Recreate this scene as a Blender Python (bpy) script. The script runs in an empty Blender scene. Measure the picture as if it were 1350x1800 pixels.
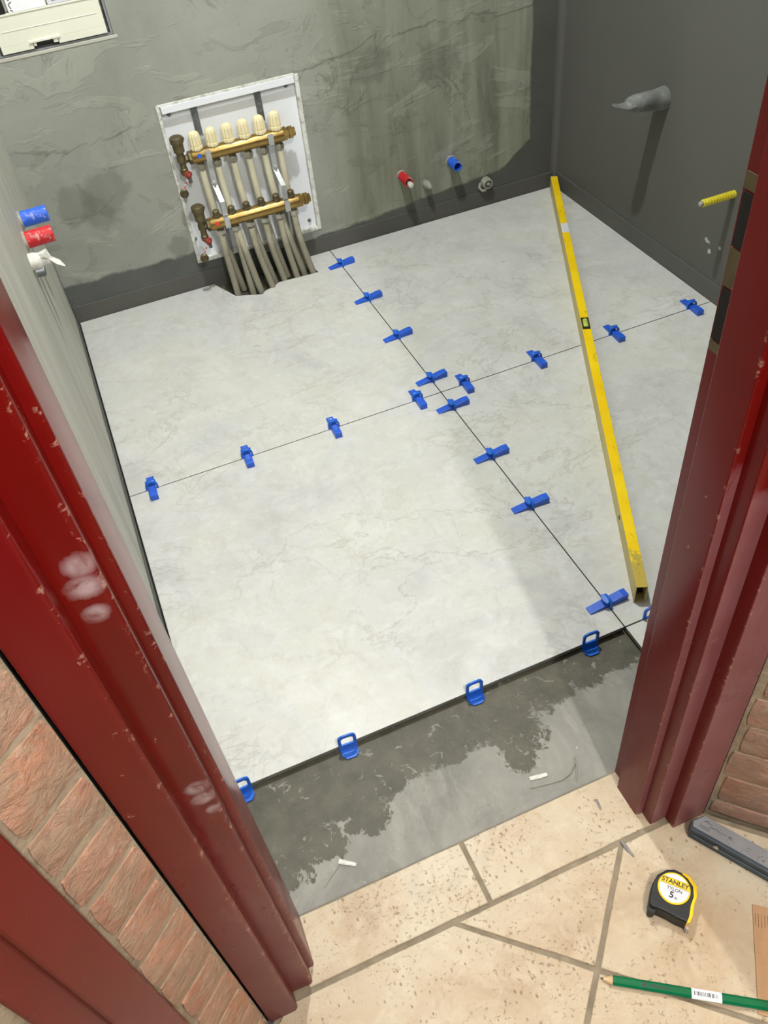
import bpy, bmesh, math, random
from mathutils import Vector, Matrix, noise as mnoise
random.seed(7)
C = bpy.context.scene.collection
SC = bpy.context.scene
PI = math.pi

# ------------------------------------------------------------------ camera
cd = bpy.data.cameras.new('camera'); cam = bpy.data.objects.new('camera', cd); C.objects.link(cam)
cam.location = (-0.6638, -1.5475, 1.312)
cam.rotation_euler = (0.77008769, 0.09224564, -0.39221704)
cd.sensor_width = 36; cd.sensor_fit = 'AUTO'; cd.lens = 36*1479.09/1800; cd.clip_start = 0.02
SC.camera = cam
# ------------------------------------------------------------------ light and exposure
w = bpy.data.worlds.new('world'); SC.world = w; w.use_nodes = True
w.node_tree.nodes['Background'].inputs[0].default_value = (.95, .97, 1, 1)
w.node_tree.nodes['Background'].inputs[1].default_value = 0.06
def lamp(name, loc, power, radius, col=(1, 1, 1)):
    l = bpy.data.lights.new(name, 'POINT'); l.energy = power; l.shadow_soft_size = radius; l.color = col
    o = bpy.data.objects.new(name, l); o.location = loc; C.objects.link(o); return o
lamp('bathroom_lamp', (-0.19, -0.08, 2.38), 116, .028, (.975, 1, .985))
lamp('hall_lamp', (-0.35, -2.18, 2.30), 102, .032, (1, .985, .955))
lamp('hall_side_lamp', (0.42, -2.0, 1.95), 16, .10, (1, .98, .94))
SC.view_settings.view_transform = 'Standard'; SC.view_settings.look = 'None'
SC.view_settings.exposure = 0.08; SC.view_settings.gamma = 1; SC.view_settings.use_curve_mapping = False

# ------------------------------------------------------------------ material helpers
def lin(r, g, b):
    f = lambda c: (c/255/12.92) if c/255 <= .04045 else ((c/255+.055)/1.055)**2.4
    return (f(r), f(g), f(b), 1)
class N:
    def __init__(s, name, rough=.6, metal=0, spec=.5, coat=0):
        s.m = bpy.data.materials.new(name); s.m.use_nodes = True; s.t = s.m.node_tree
        s.b = s.t.nodes['Principled BSDF']
        s.b.inputs['Roughness'].default_value = rough; s.b.inputs['Metallic'].default_value = metal
        s.b.inputs['Specular IOR Level'].default_value = spec; s.b.inputs['Coat Weight'].default_value = coat
        s.b.inputs['Coat Roughness'].default_value = .12
        s.P = s.new('ShaderNodeTexCoord').outputs['Object']
    def new(s, k): return s.t.nodes.new(k)
    def put(s, sock, v):
        if hasattr(v, 'is_linked'): s.t.links.new(v, sock)
        elif isinstance(v, (int, float)) and sock.type in ('RGBA',): sock.default_value = (v, v, v, 1)
        else: sock.default_value = v
    def map(s, scale=(1, 1, 1), loc=(0, 0, 0), rot=(0, 0, 0), vec=None):
        n = s.new('ShaderNodeMapping'); s.put(n.inputs['Vector'], vec or s.P)
        n.inputs['Scale'].default_value = scale; n.inputs['Location'].default_value = loc; n.inputs['Rotation'].default_value = rot
        return n.outputs[0]
    def noise(s, scale, detail=5, rough=.55, dist=0, vec=None):
        n = s.new('ShaderNodeTexNoise'); s.put(n.inputs['Vector'], vec or s.P)
        n.inputs['Scale'].default_value = scale; n.inputs['Detail'].default_value = detail
        n.inputs['Roughness'].default_value = rough; n.inputs['Distortion'].default_value = dist
        return n.outputs['Fac']
    def voro(s, scale, vec=None):
        n = s.new('ShaderNodeTexVoronoi'); s.put(n.inputs['Vector'], vec or s.P); n.inputs['Scale'].default_value = scale
        return n.outputs['Distance']
    def ramp(s, fac, stops, interp='LINEAR'):
        n = s.new('ShaderNodeValToRGB'); s.put(n.inputs[0], fac); e = n.color_ramp; e.interpolation = interp
        while len(e.elements) < len(stops): e.elements.new(.5)
        for q, (p, c) in zip(e.elements, stops):
            q.position = p; q.color = c if isinstance(c, tuple) else (c, c, c, 1)
        return n.outputs[0]
    def step(s, fac, a, b): return s.ramp(fac, [(a, 0.), (b, 1.)])
    def mix(s, fac, a, b, mode='MIX'):
        n = s.new('ShaderNodeMix'); n.data_type = 'RGBA'; n.blend_type = mode
        s.put(n.inputs[0], fac); s.put(n.inputs[6], a); s.put(n.inputs[7], b); return n.outputs[2]
    def math(s, op, a, b=0., clamp=False):
        n = s.new('ShaderNodeMath'); n.operation = op; n.use_clamp = clamp; s.put(n.inputs[0], a); s.put(n.inputs[1], b); return n.outputs[0]
    def xyz(s, vec=None):
        n = s.new('ShaderNodeSeparateXYZ'); s.put(n.inputs[0], vec or s.P); return n.outputs
    def spot(s, c, r, soft=.35, rag=.5, nz=None):
        n = s.new('ShaderNodeVectorMath'); n.operation = 'DISTANCE'; s.put(n.inputs[0], s.P); n.inputs[1].default_value = c
        d = s.math('DIVIDE', n.outputs['Value'], r)
        if nz is not None: d = s.math('ADD', d, s.math('MULTIPLY', s.math('SUBTRACT', nz, .5), rag*2))
        return s.ramp(d, [(1-soft, 1.), (1., 0.)])
    def bump(s, h, strength=.3, dist=.01):
        n = s.new('ShaderNodeBump'); s.put(n.inputs['Height'], h); n.inputs['Strength'].default_value = strength; n.inputs['Distance'].default_value = dist
        s.t.links.new(n.outputs[0], s.b.inputs['Normal'])
    def col(s, c): s.put(s.b.inputs['Base Color'], c); return s
    def rough(s, c): s.put(s.b.inputs['Roughness'], c); return s
def plain(name, c, rough=.5, metal=0, coat=0, var=.06, scale=60):
    n = N(name, rough, metal, coat=coat)
    f = n.noise(scale, 3); k = tuple(min(1, v*(1+var*3)) for v in c[:3])+(1,); d = tuple(v*(1-var*3) for v in c[:3])+(1,)
    n.col(n.ramp(f, [(.3, d), (.7, k)])); return n.m

M = {}
# large-format porcelain tile
n = N('porcelain_tile', .42, spec=.35)
a = n.noise(2.6, 7, .62, 1.2); b = n.noise(9, 6, .6, .8); g = n.noise(70, 4, .6)
base = n.ramp(a, [(.3, lin(186, 186, 184)), (.45, lin(201, 201, 199)), (.55, lin(203, 203, 196)), (.72, lin(213, 213, 211))])
base = n.mix(n.math('MULTIPLY', n.step(b, .5, .75), .5), base, lin(216, 216, 213))
base = n.mix(n.math('MULTIPLY', n.step(n.noise(6, 5, .55, .6, n.map(loc=(3, 5, 0))), .5, .72), .4), base, lin(190, 187, 176))
v1 = n.math('ABSOLUTE', n.math('SUBTRACT', n.noise(2.3, 8, .62, .5, n.map(loc=(7, 1, 3), rot=(0, 0, .5), scale=(1, 1.5, 1))), .5))
v2 = n.math('ABSOLUTE', n.math('SUBTRACT', n.noise(3.6, 8, .6, .7, n.map(loc=(1, 9, 3), rot=(0, 0, -.4), scale=(1.5, 1, 1))), .5))
veins = n.math('MAXIMUM', n.ramp(v1, [(0, .8), (.010, 0.)]), n.ramp(v2, [(0, .5), (.009, 0.)]))
veins = n.math('MULTIPLY', veins, n.step(n.noise(3.2, 3, .5, 0, n.map(loc=(4, 4, 4))), .40, .56))
base = n.mix(n.math('MULTIPLY', veins, .5), base, lin(146, 141, 130))
base = n.mix(n.math('MULTIPLY', n.step(n.noise(19, 7, .68, 1.2, n.map(loc=(2, 2, 0), scale=(1, 1.6, 1), rot=(0, 0, .5))), .50, .70), .38), base, lin(222, 222, 220))
base = n.mix(n.math('MULTIPLY', n.step(n.noise(15, 7, .68, 1.0, n.map(loc=(8, 3, 0), scale=(1.5, 1, 1), rot=(0, 0, .4))), .52, .72), .42), base, lin(178, 176, 168))
base = n.mix(n.math('MULTIPLY', n.step(g, .55, .75), .2), base, lin(165, 163, 156))
n.col(base); n.bump(n.math('ADD', g, n.math('MULTIPLY', b, 2.)), .12, .002); M['tile'] = n.m
n = N('porcelain_edge', .7); n.col(n.ramp(n.noise(30, 4), [(.3, lin(98, 100, 95)), (.7, lin(124, 125, 120))])); M['tile_edge'] = n.m
# travertine look hall tile
n = N('travertine', .42, spec=.4)
a = n.noise(4.5, 6, .6, .6); b = n.noise(14, 6, .65, .5); g = n.noise(110, 3, .6)
base = n.ramp(a, [(.28, lin(166, 142, 113)), (.44, lin(186, 166, 138)), (.58, lin(194, 180, 155)), (.72, lin(206, 196, 176))])
base = n.mix(n.math('MULTIPLY', n.step(b, .52, .75), .45), base, lin(172, 144, 116))
base = n.mix(n.math('MULTIPLY', n.step(n.noise(9, 5, .6, .4, n.map(loc=(5, 2, 0))), .58, .72), .4), base, lin(168, 156, 138))
pn = n.noise(150, 4, .65, .3, n.map(scale=(1, 1.35, 1), rot=(0, 0, .6))); clus = n.step(n.noise(11, 4, .6, .3, n.map(loc=(2, 6, 1))), .42, .58)
pit = n.math('MULTIPLY', n.step(pn, .58, .66), clus)
pit2 = n.math('MULTIPLY', n.ramp(n.voro(125, n.map(scale=(1, .6, 1), rot=(0, 0, .3))), [(.12, 1.), (.24, 0.)]), n.step(n.noise(14, 3, .5, 0, n.map(loc=(9, 1, 1))), .50, .56))
pits = n.math('MAXIMUM', n.math('MULTIPLY', pit, .8), n.math('MULTIPLY', pit2, .9))
base = n.mix(n.math('MULTIPLY', n.step(n.noise(30, 6, .68, .9, n.map(loc=(2, 8, 0))), .48, .68), .4), base, lin(208, 196, 174))
base = n.mix(n.math('MULTIPLY', n.step(n.noise(24, 6, .66, .6, n.map(loc=(12, 3, 0))), .54, .72), .35), base, lin(160, 138, 112))
base = n.mix(n.math('MULTIPLY', pits, .72), base, lin(112, 90, 66))
n.col(base); n.bump(n.math('SUBTRACT', n.math('MULTIPLY', g, .15), pits), .5, .0015); M['trav'] = n.m
n = N('grout', .85); n.col(n.ramp(n.noise(40, 5), [(.3, lin(118, 106, 88)), (.7, lin(146, 134, 114))])); n.bump(n.noise(160, 3), .4, .002); M['grout'] = n.m
# screed with damp adhesive residue
n = N('screed', .62, spec=.4); X, Y, Z = n.xyz()
a = n.noise(7, 7, .62, .5); f = n.noise(55, 6, .7); rag = n.noise(11, 7, .66, .9); rag2 = n.math('ADD', n.math('MULTIPLY', n.noise(30, 6, .72, .6), .62), n.math('MULTIPLY', n.noise(85, 5, .7, .8, n.map(scale=(1, .5, 1))), .38))
dry = n.ramp(a, [(.3, lin(118, 116, 110)), (.5, lin(136, 134, 127)), (.7, lin(150, 147, 139))])
dry = n.mix(n.math('MULTIPLY', n.step(n.noise(17, 6, .66, 1.2, n.map(scale=(1, .5, 1), rot=(0, 0, .5), loc=(4, 1, 0))), .5, .68), .5), dry, lin(166, 162, 152))
dry = n.mix(n.math('MULTIPLY', n.step(n.noise(21, 6, .66, 1., n.map(loc=(7, 7, 0))), .56, .7), .4), dry, lin(108, 104, 94))
dry = n.mix(n.math('MULTIPLY', n.step(f, .58, .70), .35), dry, lin(160, 158, 150))
dry = n.mix(n.math('MULTIPLY', n.step(n.noise(160, 2, .5, 0, n.map(loc=(5, 5, 5))), .74, .78), .7), dry, lin(214, 212, 204))
wet = n.ramp(n.noise(24, 5, .65), [(.3, lin(70, 67, 56)), (.65, lin(92, 88, 75)), (.8, lin(116, 111, 98))])
band = n.math('SUBTRACT', n.math('ADD', .006, n.math('ADD', n.math('MULTIPLY', rag, .105), n.math('MULTIPLY', rag2, .075))), n.math('SUBTRACT', -.805, Y))
wl = n.step(n.math('ADD', n.math('MULTIPLY', X, -.09), n.math('SUBTRACT', band, .03)), .0, .006)
for c, r in (((-.565, -.938, -.017), .030), ((-.648, -.946, -.017), .032), ((-.602, -.942, -.017), .014), ((-.28, -.90, -.017), .05), ((-.295, -.945, -.017), .03), ((-.735, -.93, -.017), .07)):
    wl = n.math('MAXIMUM', wl, n.spot(c, r, .10, 1.5, rag2))
holes = n.step(n.noise(42, 5, .65, 1.0, n.map(loc=(3, 3, 3))), .60, .64)
wl = n.math('MULTIPLY', wl, n.math('SUBTRACT', 1., n.math('MULTIPLY', holes, .8)))
n.col(n.mix(wl, dry, wet)); n.rough(n.mix(wl, .62, .5))
n.bump(n.math('ADD', n.math('MULTIPLY', f, .5), n.math('ADD', n.math('MULTIPLY', wl, -.4), rag2)), .4, .003); M['screed'] = n.m
M['adhesive'] = plain('dark_adhesive', lin(58, 57, 50), .8, var=.1)
# skim plaster of the back wall with the dark waterproofing coat near floor and corner
def membrane_col(n):
    return n.ramp(n.noise(5, 5, .6, .3), [(.3, lin(84, 86, 84)), (.7, lin(100, 102, 98))])
n = N('skim_plaster', .8, spec=.15); X, Y, Z = n.xyz()
a = n.noise(2.4, 7, .6, .8); b = n.noise(6.5, 6, .6, 1.6, n.map(scale=(1, 1, 1.7), loc=(3, 0, 1)))
st = n.noise(5, 5, .58, .5, n.map(scale=(3.6, 1, .42))); fine = n.noise(45, 6, .65)
base = n.ramp(a, [(.28, lin(132, 135, 126)), (.48, lin(150, 153, 144)), (.62, lin(158, 160, 151)), (.78, lin(168, 168, 159))])
right = n.step(X, .0, .12)
base = n.mix(n.math('MULTIPLY', right, .85), base, n.ramp(st, [(.3, lin(112, 116, 99)), (.46, lin(136, 140, 122)), (.6, lin(150, 153, 136)), (.75, lin(160, 162, 147))]))
base = n.mix(n.math('MULTIPLY', n.step(b, .60, .64), .32), base, lin(120, 121, 106))
base = n.mix(n.math('MULTIPLY', n.step(n.noise(4, 6, .62, 1.1, n.map(loc=(8, 0, 2), scale=(.8, 1, 2.2))), .56, .60), .28), base, lin(176, 177, 164))
dk = n.math('ABSOLUTE', n.math('SUBTRACT', n.noise(4.2, 7, .6, 1.4, n.map(loc=(1, 0, 8))), .5))
base = n.mix(n.math('MULTIPLY', n.math('MULTIPLY', n.ramp(dk, [(0, 1.), (.012, 0.)]), n.step(n.noise(3.4, 3, .5, 0, n.map(loc=(6, 6, 6))), .52, .6)), .55), base, lin(92, 93, 80))
base = n.mix(n.math('MULTIPLY', n.step(fine, .56, .72), .18), base, lin(112, 113, 100))
rag = n.noise(14, 6, .65, .5)
ledge = n.step(n.math('ADD', n.math('SUBTRACT', Z, n.math('MULTIPLY', X, .05)), n.math('MULTIPLY', n.math('SUBTRACT', n.noise(5, 6, .62, .6, n.map(loc=(2, 0, 5), scale=(.8, 1, .9))), .5), .16)), .530, .534)
lline = n.ramp(n.math('ABSOLUTE', n.math('SUBTRACT', n.math('ADD', n.math('SUBTRACT', Z, n.math('MULTIPLY', X, .05)), n.math('MULTIPLY', n.math('SUBTRACT', n.noise(5, 6, .62, .6, n.map(loc=(2, 0, 5), scale=(.8, 1, .9))), .5), .16)), .529)), [(0, 1.), (.004, 0.)])
base = n.mix(n.math('MULTIPLY', ledge, .22), base, lin(158, 159, 148))
base = n.mix(n.math('MULTIPLY', n.math('MULTIPLY', lline, n.step(n.noise(6, 3, .5, 0, n.map(loc=(1, 2, 3))), .44, .56)), .45), base, lin(96, 97, 86))
for c_, r_ in (((-.69, .828, .33), .06), ((-.60, .828, .345), .07), ((-.64, .828, .30), .05), ((.40, .828, .46), .07), ((.20, .828, .50), .06), ((-.45, .828, .14), .035)):
    base = n.mix(n.math('MULTIPLY', n.spot(c_, r_, .25, .8, n.noise(18, 6, .65, .8)), .42), base, lin(104, 106, 97))
h = n.math('ADD', n.math('MULTIPLY', n.math('GREATER_THAN', -.2, X), .112), n.math('MULTIPLY', n.math('GREATER_THAN', X, -.2),
    n.math('ADD', n.math('ADD', .052, n.math('MULTIPLY', X, .085)), n.math('MULTIPLY', n.math('MAXIMUM', n.math('SUBTRACT', X, .62), 0.), .75))))
h = n.math('ADD', h, n.math('MULTIPLY', n.math('SUBTRACT', rag, .5), .035))
mk = n.step(n.math('ADD', n.math('SUBTRACT', h, Z), .5), .499, .501)
mk = n.math('MAXIMUM', mk, n.step(n.math('ADD', X, n.math('MULTIPLY', rag, .02)), .716, .720))
mk = n.math('MAXIMUM', mk, n.step(n.math('ADD', n.math('SUBTRACT', -.768, X), n.math('MULTIPLY', n.math('SUBTRACT', n.math('SUBTRACT', .25, Z), rag), .1)), .0, .002))
mc = membrane_col(n)
mc = n.mix(n.math('MULTIPLY', n.step(X, .3, .8), .6), mc, lin(86, 87, 80))
n.col(n.mix(mk, base, mc)); n.rough(n.mix(mk, .85, .65))
hgt = n.math('ADD', n.math('ADD', n.math('MULTIPLY', a, 1.2), n.math('MULTIPLY', n.step(b, .60, .63), .35)), n.math('ADD', n.math('MULTIPLY', st, .5), n.math('MULTIPLY', fine, .25)))
hgt = n.math('ADD', hgt, n.math('MULTIPLY', ledge, .5))
hgt = n.math('ADD', hgt, n.math('MULTIPLY', n.step(n.noise(4, 6, .62, 1.1, n.map(loc=(8, 0, 2), scale=(.8, 1, 2.2))), .56, .60), .4))
n.bump(n.math('MULTIPLY', hgt, n.mix(mk, 1., .5)), .33, .007); M['plaster'] = n.m
n = N('pale_skim_plaster', .6, spec=.35); X, Y, Z = n.xyz()
st = n.noise(5, 5, .55, .4, n.map(scale=(1, 2.6, .5)))
base = n.ramp(st, [(.3, lin(172, 172, 162)), (.5, lin(188, 187, 176)), (.7, lin(200, 200, 190))])
base = n.mix(n.math('MULTIPLY', n.step(n.noise(3, 4), .5, .7), .4), base, lin(176, 168, 154))
mk = n.math('SUBTRACT', 1., n.step(n.math('ADD', Z, n.math('MULTIPLY', n.noise(8, 4), .03)), .048, .060))
mk2 = n.step(n.math('ADD', n.math('SUBTRACT', Y, n.math('MULTIPLY', Z, .16)), n.math('MULTIPLY', n.noise(9, 4), .04)), .790, .796)
n.col(n.mix(n.math('MAXIMUM', mk, mk2), base, membrane_col(n))); n.bump(n.math('ADD', st, n.math('MULTIPLY', n.noise(40), .2)), .3, .004); M['pale_plaster'] = n.m
n = N('waterproof_membrane', .6, spec=.2)
n.col(n.mix(n.math('MULTIPLY', n.step(n.noise(2.2, 4, .5, 0, n.map(scale=(1, 1, .5))), .4, .65), .5), lin(90, 90, 85), lin(101, 101, 96)))
mcol = n.b.inputs['Base Color'].links[0].from_socket; nz = n.noise(90, 4, .6)
for c_, r_ in (((.808, .0576, .147), .006), ((.808, .046, .124), .006), ((.808, .012, .150), .005), ((.808, .066, .150), .006)): mcol = n.mix(n.math('MULTIPLY', n.spot(c_, r_, .3, 1.6, nz), .8), mcol, lin(200, 200, 196))
n.col(mcol)
n.bump(n.math('ADD', n.noise(9, 5), n.math('MULTIPLY', n.noise(60, 4), .3)), .22, .004); M['membrane'] = n.m
M['dimmed_ceiling'] = plain('darkened_ceiling', lin(95, 95, 92), .8, var=.02, scale=4)  # unseen ceiling, coloured dark so that less light bounces back
M['hall_paint'] = plain('hall_ceiling_paint', lin(214, 208, 198), .8, var=.02, scale=4)
# oxblood gloss lacquer with dust on the low parts, knocks and powdery finger marks
def lacquer(name, smudges=(), film_z=.42, film_a=.55, film_s=.05, film_c=lin(150, 106, 110), edges=()):
    n = N(name, .26, spec=.24, coat=.0); X, Y, Z = n.xyz()
    c = n.ramp(n.noise(5, 5, .6, .4, n.map(scale=(1, 1, .35))), [(.3, lin(90, 10, 6)), (.5, lin(110, 14, 8)), (.7, lin(116, 16, 20))])
    du = n.math('MULTIPLY', n.math('SUBTRACT', 1., n.step(n.math('ADD', Z, n.math('MULTIPLY', n.noise(6, 4), .5)), .35, 1.15)), n.step(n.noise(8, 5, .6, .5), .2, .75))
    c = n.mix(n.math('MULTIPLY', du, .12), c, lin(110, 74, 74))
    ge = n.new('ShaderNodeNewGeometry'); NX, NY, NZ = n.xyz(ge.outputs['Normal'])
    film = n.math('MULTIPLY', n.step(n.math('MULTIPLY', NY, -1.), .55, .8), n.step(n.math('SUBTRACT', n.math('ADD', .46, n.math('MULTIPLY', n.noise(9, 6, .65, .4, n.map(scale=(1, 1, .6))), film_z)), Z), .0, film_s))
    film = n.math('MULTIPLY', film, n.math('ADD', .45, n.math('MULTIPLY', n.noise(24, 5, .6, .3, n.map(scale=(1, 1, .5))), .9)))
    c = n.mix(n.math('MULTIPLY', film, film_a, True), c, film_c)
    nick = n.step(n.noise(60, 4, .65, .4, n.map(scale=(1, 1, .7))), .70, .73)
    for ex in edges:                                     # paint knocked off along the arrises
        dx = n.math('SUBTRACT', X, ex[0]); dy = n.math('SUBTRACT', Y, ex[1])
        ed = n.ramp(n.math('SQRT', n.math('ADD', n.math('MULTIPLY', dx, dx), n.math('MULTIPLY', dy, dy))), [(.0015, 1.), (.0032, 0.)])
        nick = n.math('MAXIMUM', nick, n.math('MULTIPLY', ed, n.step(n.noise(70, 5, .7, .3, n.map(loc=(0, 0, ex[0]*50))), .58, .62)))
    c = n.mix(n.math('MULTIPLY', nick, .7), c, lin(190, 150, 130))
    nz = n.noise(55, 4, .6, .6, n.map(scale=(1, 1, .8))); sm = None
    for p, r in smudges:
        q = n.spot(p, r, .5, .55, nz); sm = q if sm is None else n.math('MAXIMUM', sm, q)
    if sm is not None:
        c = n.mix(n.math('MULTIPLY', sm, n.math('ADD', .1, n.math('MULTIPLY', n.step(nz, .35, .7), .55))), c, lin(222, 205, 208))
    n.col(c); n.rough(n.math('ADD', .22, n.math('MULTIPLY', du, .22)))
    n.bump(n.noise(14, 5, .6, .2, n.map(scale=(1, 1, .3))), .12, .004); return n.m
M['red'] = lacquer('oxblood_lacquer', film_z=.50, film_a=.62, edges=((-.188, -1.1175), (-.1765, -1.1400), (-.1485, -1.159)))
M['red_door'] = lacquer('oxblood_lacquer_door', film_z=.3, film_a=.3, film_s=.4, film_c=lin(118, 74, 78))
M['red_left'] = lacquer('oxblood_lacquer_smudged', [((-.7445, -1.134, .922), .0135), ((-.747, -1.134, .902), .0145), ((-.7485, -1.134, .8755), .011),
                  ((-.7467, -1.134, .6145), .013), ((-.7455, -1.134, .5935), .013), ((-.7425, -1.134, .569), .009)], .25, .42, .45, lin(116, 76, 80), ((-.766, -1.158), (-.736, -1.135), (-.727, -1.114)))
# bricks and mortar
for bname, bkey, bgrey in (('handmade_brick', 'brick', 0.), ('greyer_brick', 'brick_grey', .5)):
  n = N(bname, .82, spec=.25)
  oi = n.new('ShaderNodeObjectInfo')
  off = n.new('ShaderNodeVectorMath'); off.operation = 'ADD'; n.put(off.inputs[0], n.P)
  cx = n.new('ShaderNodeCombineXYZ'); r13 = n.math('MULTIPLY', oi.outputs['Random'], 13.); n.put(cx.inputs[0], r13); n.put(cx.inputs[1], r13); n.put(off.inputs[1], cx.outputs[0])
  a = n.noise(16, 5, .6, .5, off.outputs[0]); b = n.noise(34, 5, .65, .8, off.outputs[0])
  c = n.ramp(a, [(.3, lin(186, 132, 106)), (.5, lin(206, 152, 124)), (.7, lin(216, 168, 142))])
  c = n.mix(n.math('MULTIPLY', oi.outputs['Random'], .5), c, lin(186, 150, 132))
  hz = n.step(n.noise(26, 5, .62, .9, n.map(scale=(.6, 1, 1), vec=off.outputs[0])), .42, .60)
  c = n.mix(n.math('MULTIPLY', hz, .72), c, lin(184, 162, 138))
  c = n.mix(n.math('MULTIPLY', n.step(b, .58, .70), .5), c, lin(216, 196, 176))
  d = n.noise(75, 6, .7, .6, off.outputs[0])
  c = n.mix(n.math('MULTIPLY', n.step(d, .54, .66), .4), c, lin(150, 118, 98))
  c = n.mix(n.math('MULTIPLY', n.step(n.noise(11, 4, .6, .8, off.outputs[0]), .52, .6), .45), c, lin(172, 152, 130))
  c = n.mix(bgrey, c, n.ramp(a, [(.3, lin(136, 112, 102)), (.7, lin(176, 152, 140))]))  # bricks of the right hall wall are mixed towards a duller grey
  n.col(c); n.bump(n.math('ADD', n.math('ADD', a, d), n.math('MULTIPLY', b, .9)), .8, .006); M[bkey] = n.m
n = N('mortar', .9, spec=.2); n.col(n.ramp(n.noise(22, 6, .6), [(.3, lin(150, 134, 112)), (.7, lin(184, 168, 146))])); n.bump(n.noise(70, 5), .7, .005); M['mortar'] = n.m
# small things
def brass(name, c1, c2, r, me=1):
    n = N(name, r, me); n.col(n.ramp(n.noise(18, 5, .6, .3), [(.3, c1), (.7, c2)])); n.rough(n.math('ADD', r, n.math('MULTIPLY', n.noise(60, 4), .2))); return n.m
M['brass'] = brass('brass', lin(142, 116, 66), lin(178, 150, 94), .24)
M['old_brass'] = brass('tarnished_brass', lin(96, 86, 62), lin(124, 112, 84), .42, .7)
M['chrome'] = brass('nickel_plate', lin(176, 172, 160), lin(206, 202, 192), .2)
M['steel'] = brass('galvanised_steel', lin(168, 170, 170), lin(206, 208, 208), .42, .55)
M['rail'] = brass('dull_steel', lin(100, 104, 106), lin(140, 144, 146), .4, .7)
M['cream'] = plain('cream_plastic', lin(238, 226, 184), .4, var=.015)
n = N('pex_pipe', .4, spec=.4); X, Y, Z = n.xyz()
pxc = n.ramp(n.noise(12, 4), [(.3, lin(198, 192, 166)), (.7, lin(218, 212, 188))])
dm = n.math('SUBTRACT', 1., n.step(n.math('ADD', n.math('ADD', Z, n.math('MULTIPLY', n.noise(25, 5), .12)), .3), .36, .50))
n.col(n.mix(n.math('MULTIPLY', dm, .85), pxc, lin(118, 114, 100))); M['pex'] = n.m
M['white_metal'] = plain('white_enamel', lin(240, 243, 248), .4, var=.012, scale=8)
n = N('smeared_white', .7); n.col(n.ramp(n.noise(45, 6, .7), [(.36, lin(168, 168, 156)), (.5, lin(222, 222, 216)), (.7, lin(236, 236, 232))])); n.bump(n.noise(60, 5), .5, .004); M['smear_white'] = n.m
M['ivory'] = plain('ivory_plastic', lin(234, 233, 216), .45, var=.01, scale=6)
M['paper'] = plain('paper', lin(236, 236, 240), .8, var=.01)
M['ink'] = plain('ink', lin(48, 48, 52), .6)
M['dark'] = plain('painted_hollow_shade', lin(26, 26, 26), .8)  # near black that paints in the shade of slots and hollows
M['rubber'] = plain('black_rubber', lin(13, 17, 17), .55, var=.08, scale=30)
M['blue_dot'] = plain('blue_sticker', lin(30, 90, 200), .5)
M['red_dot'] = plain('red_sticker', lin(215, 60, 45), .5)
M['red_valve'] = plain('red_handwheel', lin(150, 60, 48), .45, var=.1)
M['blue'] = plain('blue_nylon', lin(36, 92, 208), .34, var=.02)
M['blue_clip'] = plain('bright_blue_nylon', lin(26, 100, 208), .3, var=.02)
def dusty(name, c, amt=.6):
    n = N(name, .5); n.col(n.mix(n.math('MULTIPLY', n.step(n.noise(55, 5, .65, .5), .56, .66), amt), c, lin(196, 192, 186))); return n.m
M['pipe_blue'] = dusty('dusty_blue_plastic', lin(40, 98, 214), .55)
M['pipe_red'] = dusty('dusty_red_plastic', lin(198, 32, 40), .65)
M['white_tape'] = plain('white_ptfe_tape', lin(214, 212, 204), .6, var=.06, scale=120)
n = N('cement_smeared_plastic', .75); n.col(n.ramp(n.noise(60, 5), [(.3, lin(132, 131, 120)), (.7, lin(176, 175, 164))])); n.bump(n.noise(120, 4), .5, .003); M['cement'] = n.m
n = N('grey_wrap_tape', .42, spec=.5); n.col(n.ramp(n.noise(26, 5, .6, .5), [(.3, lin(96, 98, 96)), (.55, lin(126, 128, 124)), (.75, lin(158, 160, 156))])); n.bump(n.noise(40, 4, .5, 1), .4, .004); M['wrap'] = n.m
n = N('yellow_conduit', .4); n.col(n.ramp(n.noise(30, 3), [(.3, lin(196, 180, 30)), (.7, lin(226, 210, 60))])); M['yellow_conduit'] = n.m
n = N('worn_yellow_paint', .36, spec=.4)
sc = n.math('MAXIMUM', n.step(n.noise(60, 5, .7, .8, n.map(scale=(.6, 1.6, 1))), .62, .66), n.math('MULTIPLY', n.step(n.noise(140, 3, .6), .68, .72), .8))
yc = n.ramp(n.noise(12, 4), [(.3, lin(238, 196, 8)), (.7, lin(250, 214, 22))])
Xn = n.xyz()[0]
yc = n.mix(n.math('MULTIPLY', n.step(n.math('SUBTRACT', n.math('MULTIPLY', n.noise(40, 5, .7, .5), .16), Xn), .0, .01), .75), yc, lin(168, 150, 84))
n.col(n.mix(n.math('MULTIPLY', sc, .7), yc, lin(110, 96, 40))); M['yellow'] = n.m
n = N('dusty_yellow_paint', .6); n.col(n.ramp(n.noise(9, 5, .6, .2, n.map(scale=(.5, 1, 1))), [(.3, lin(186, 172, 116)), (.7, lin(208, 192, 128))])); M['yellow_side'] = n.m
M['yellow_plain'] = plain('yellow_plastic', lin(246, 200, 20), .35, var=.015)
M['vial'] = plain('green_vial', lin(190, 212, 90), .15, var=.03)
M['label_white'] = plain('satin_label', lin(214, 216, 222), .3, var=.01)
M['green'] = plain('green_lacquer', lin(2, 104, 64), .22, coat=.5, var=.02)
M['wood'] = plain('cut_cedar', lin(206, 172, 132), .7, var=.08, scale=90)
M['graphite'] = plain('graphite', lin(56, 54, 54), .4)
n = N('cardboard', .85); n.col(n.ramp(n.noise(30, 4, .5, 0, n.map(scale=(.3, 1, 1))), [(.3, lin(176, 138, 102)), (.7, lin(196, 158, 120))])); M['card'] = n.m
M['card_dark'] = plain('cardboard_flute', lin(128, 98, 68), .9)
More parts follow.
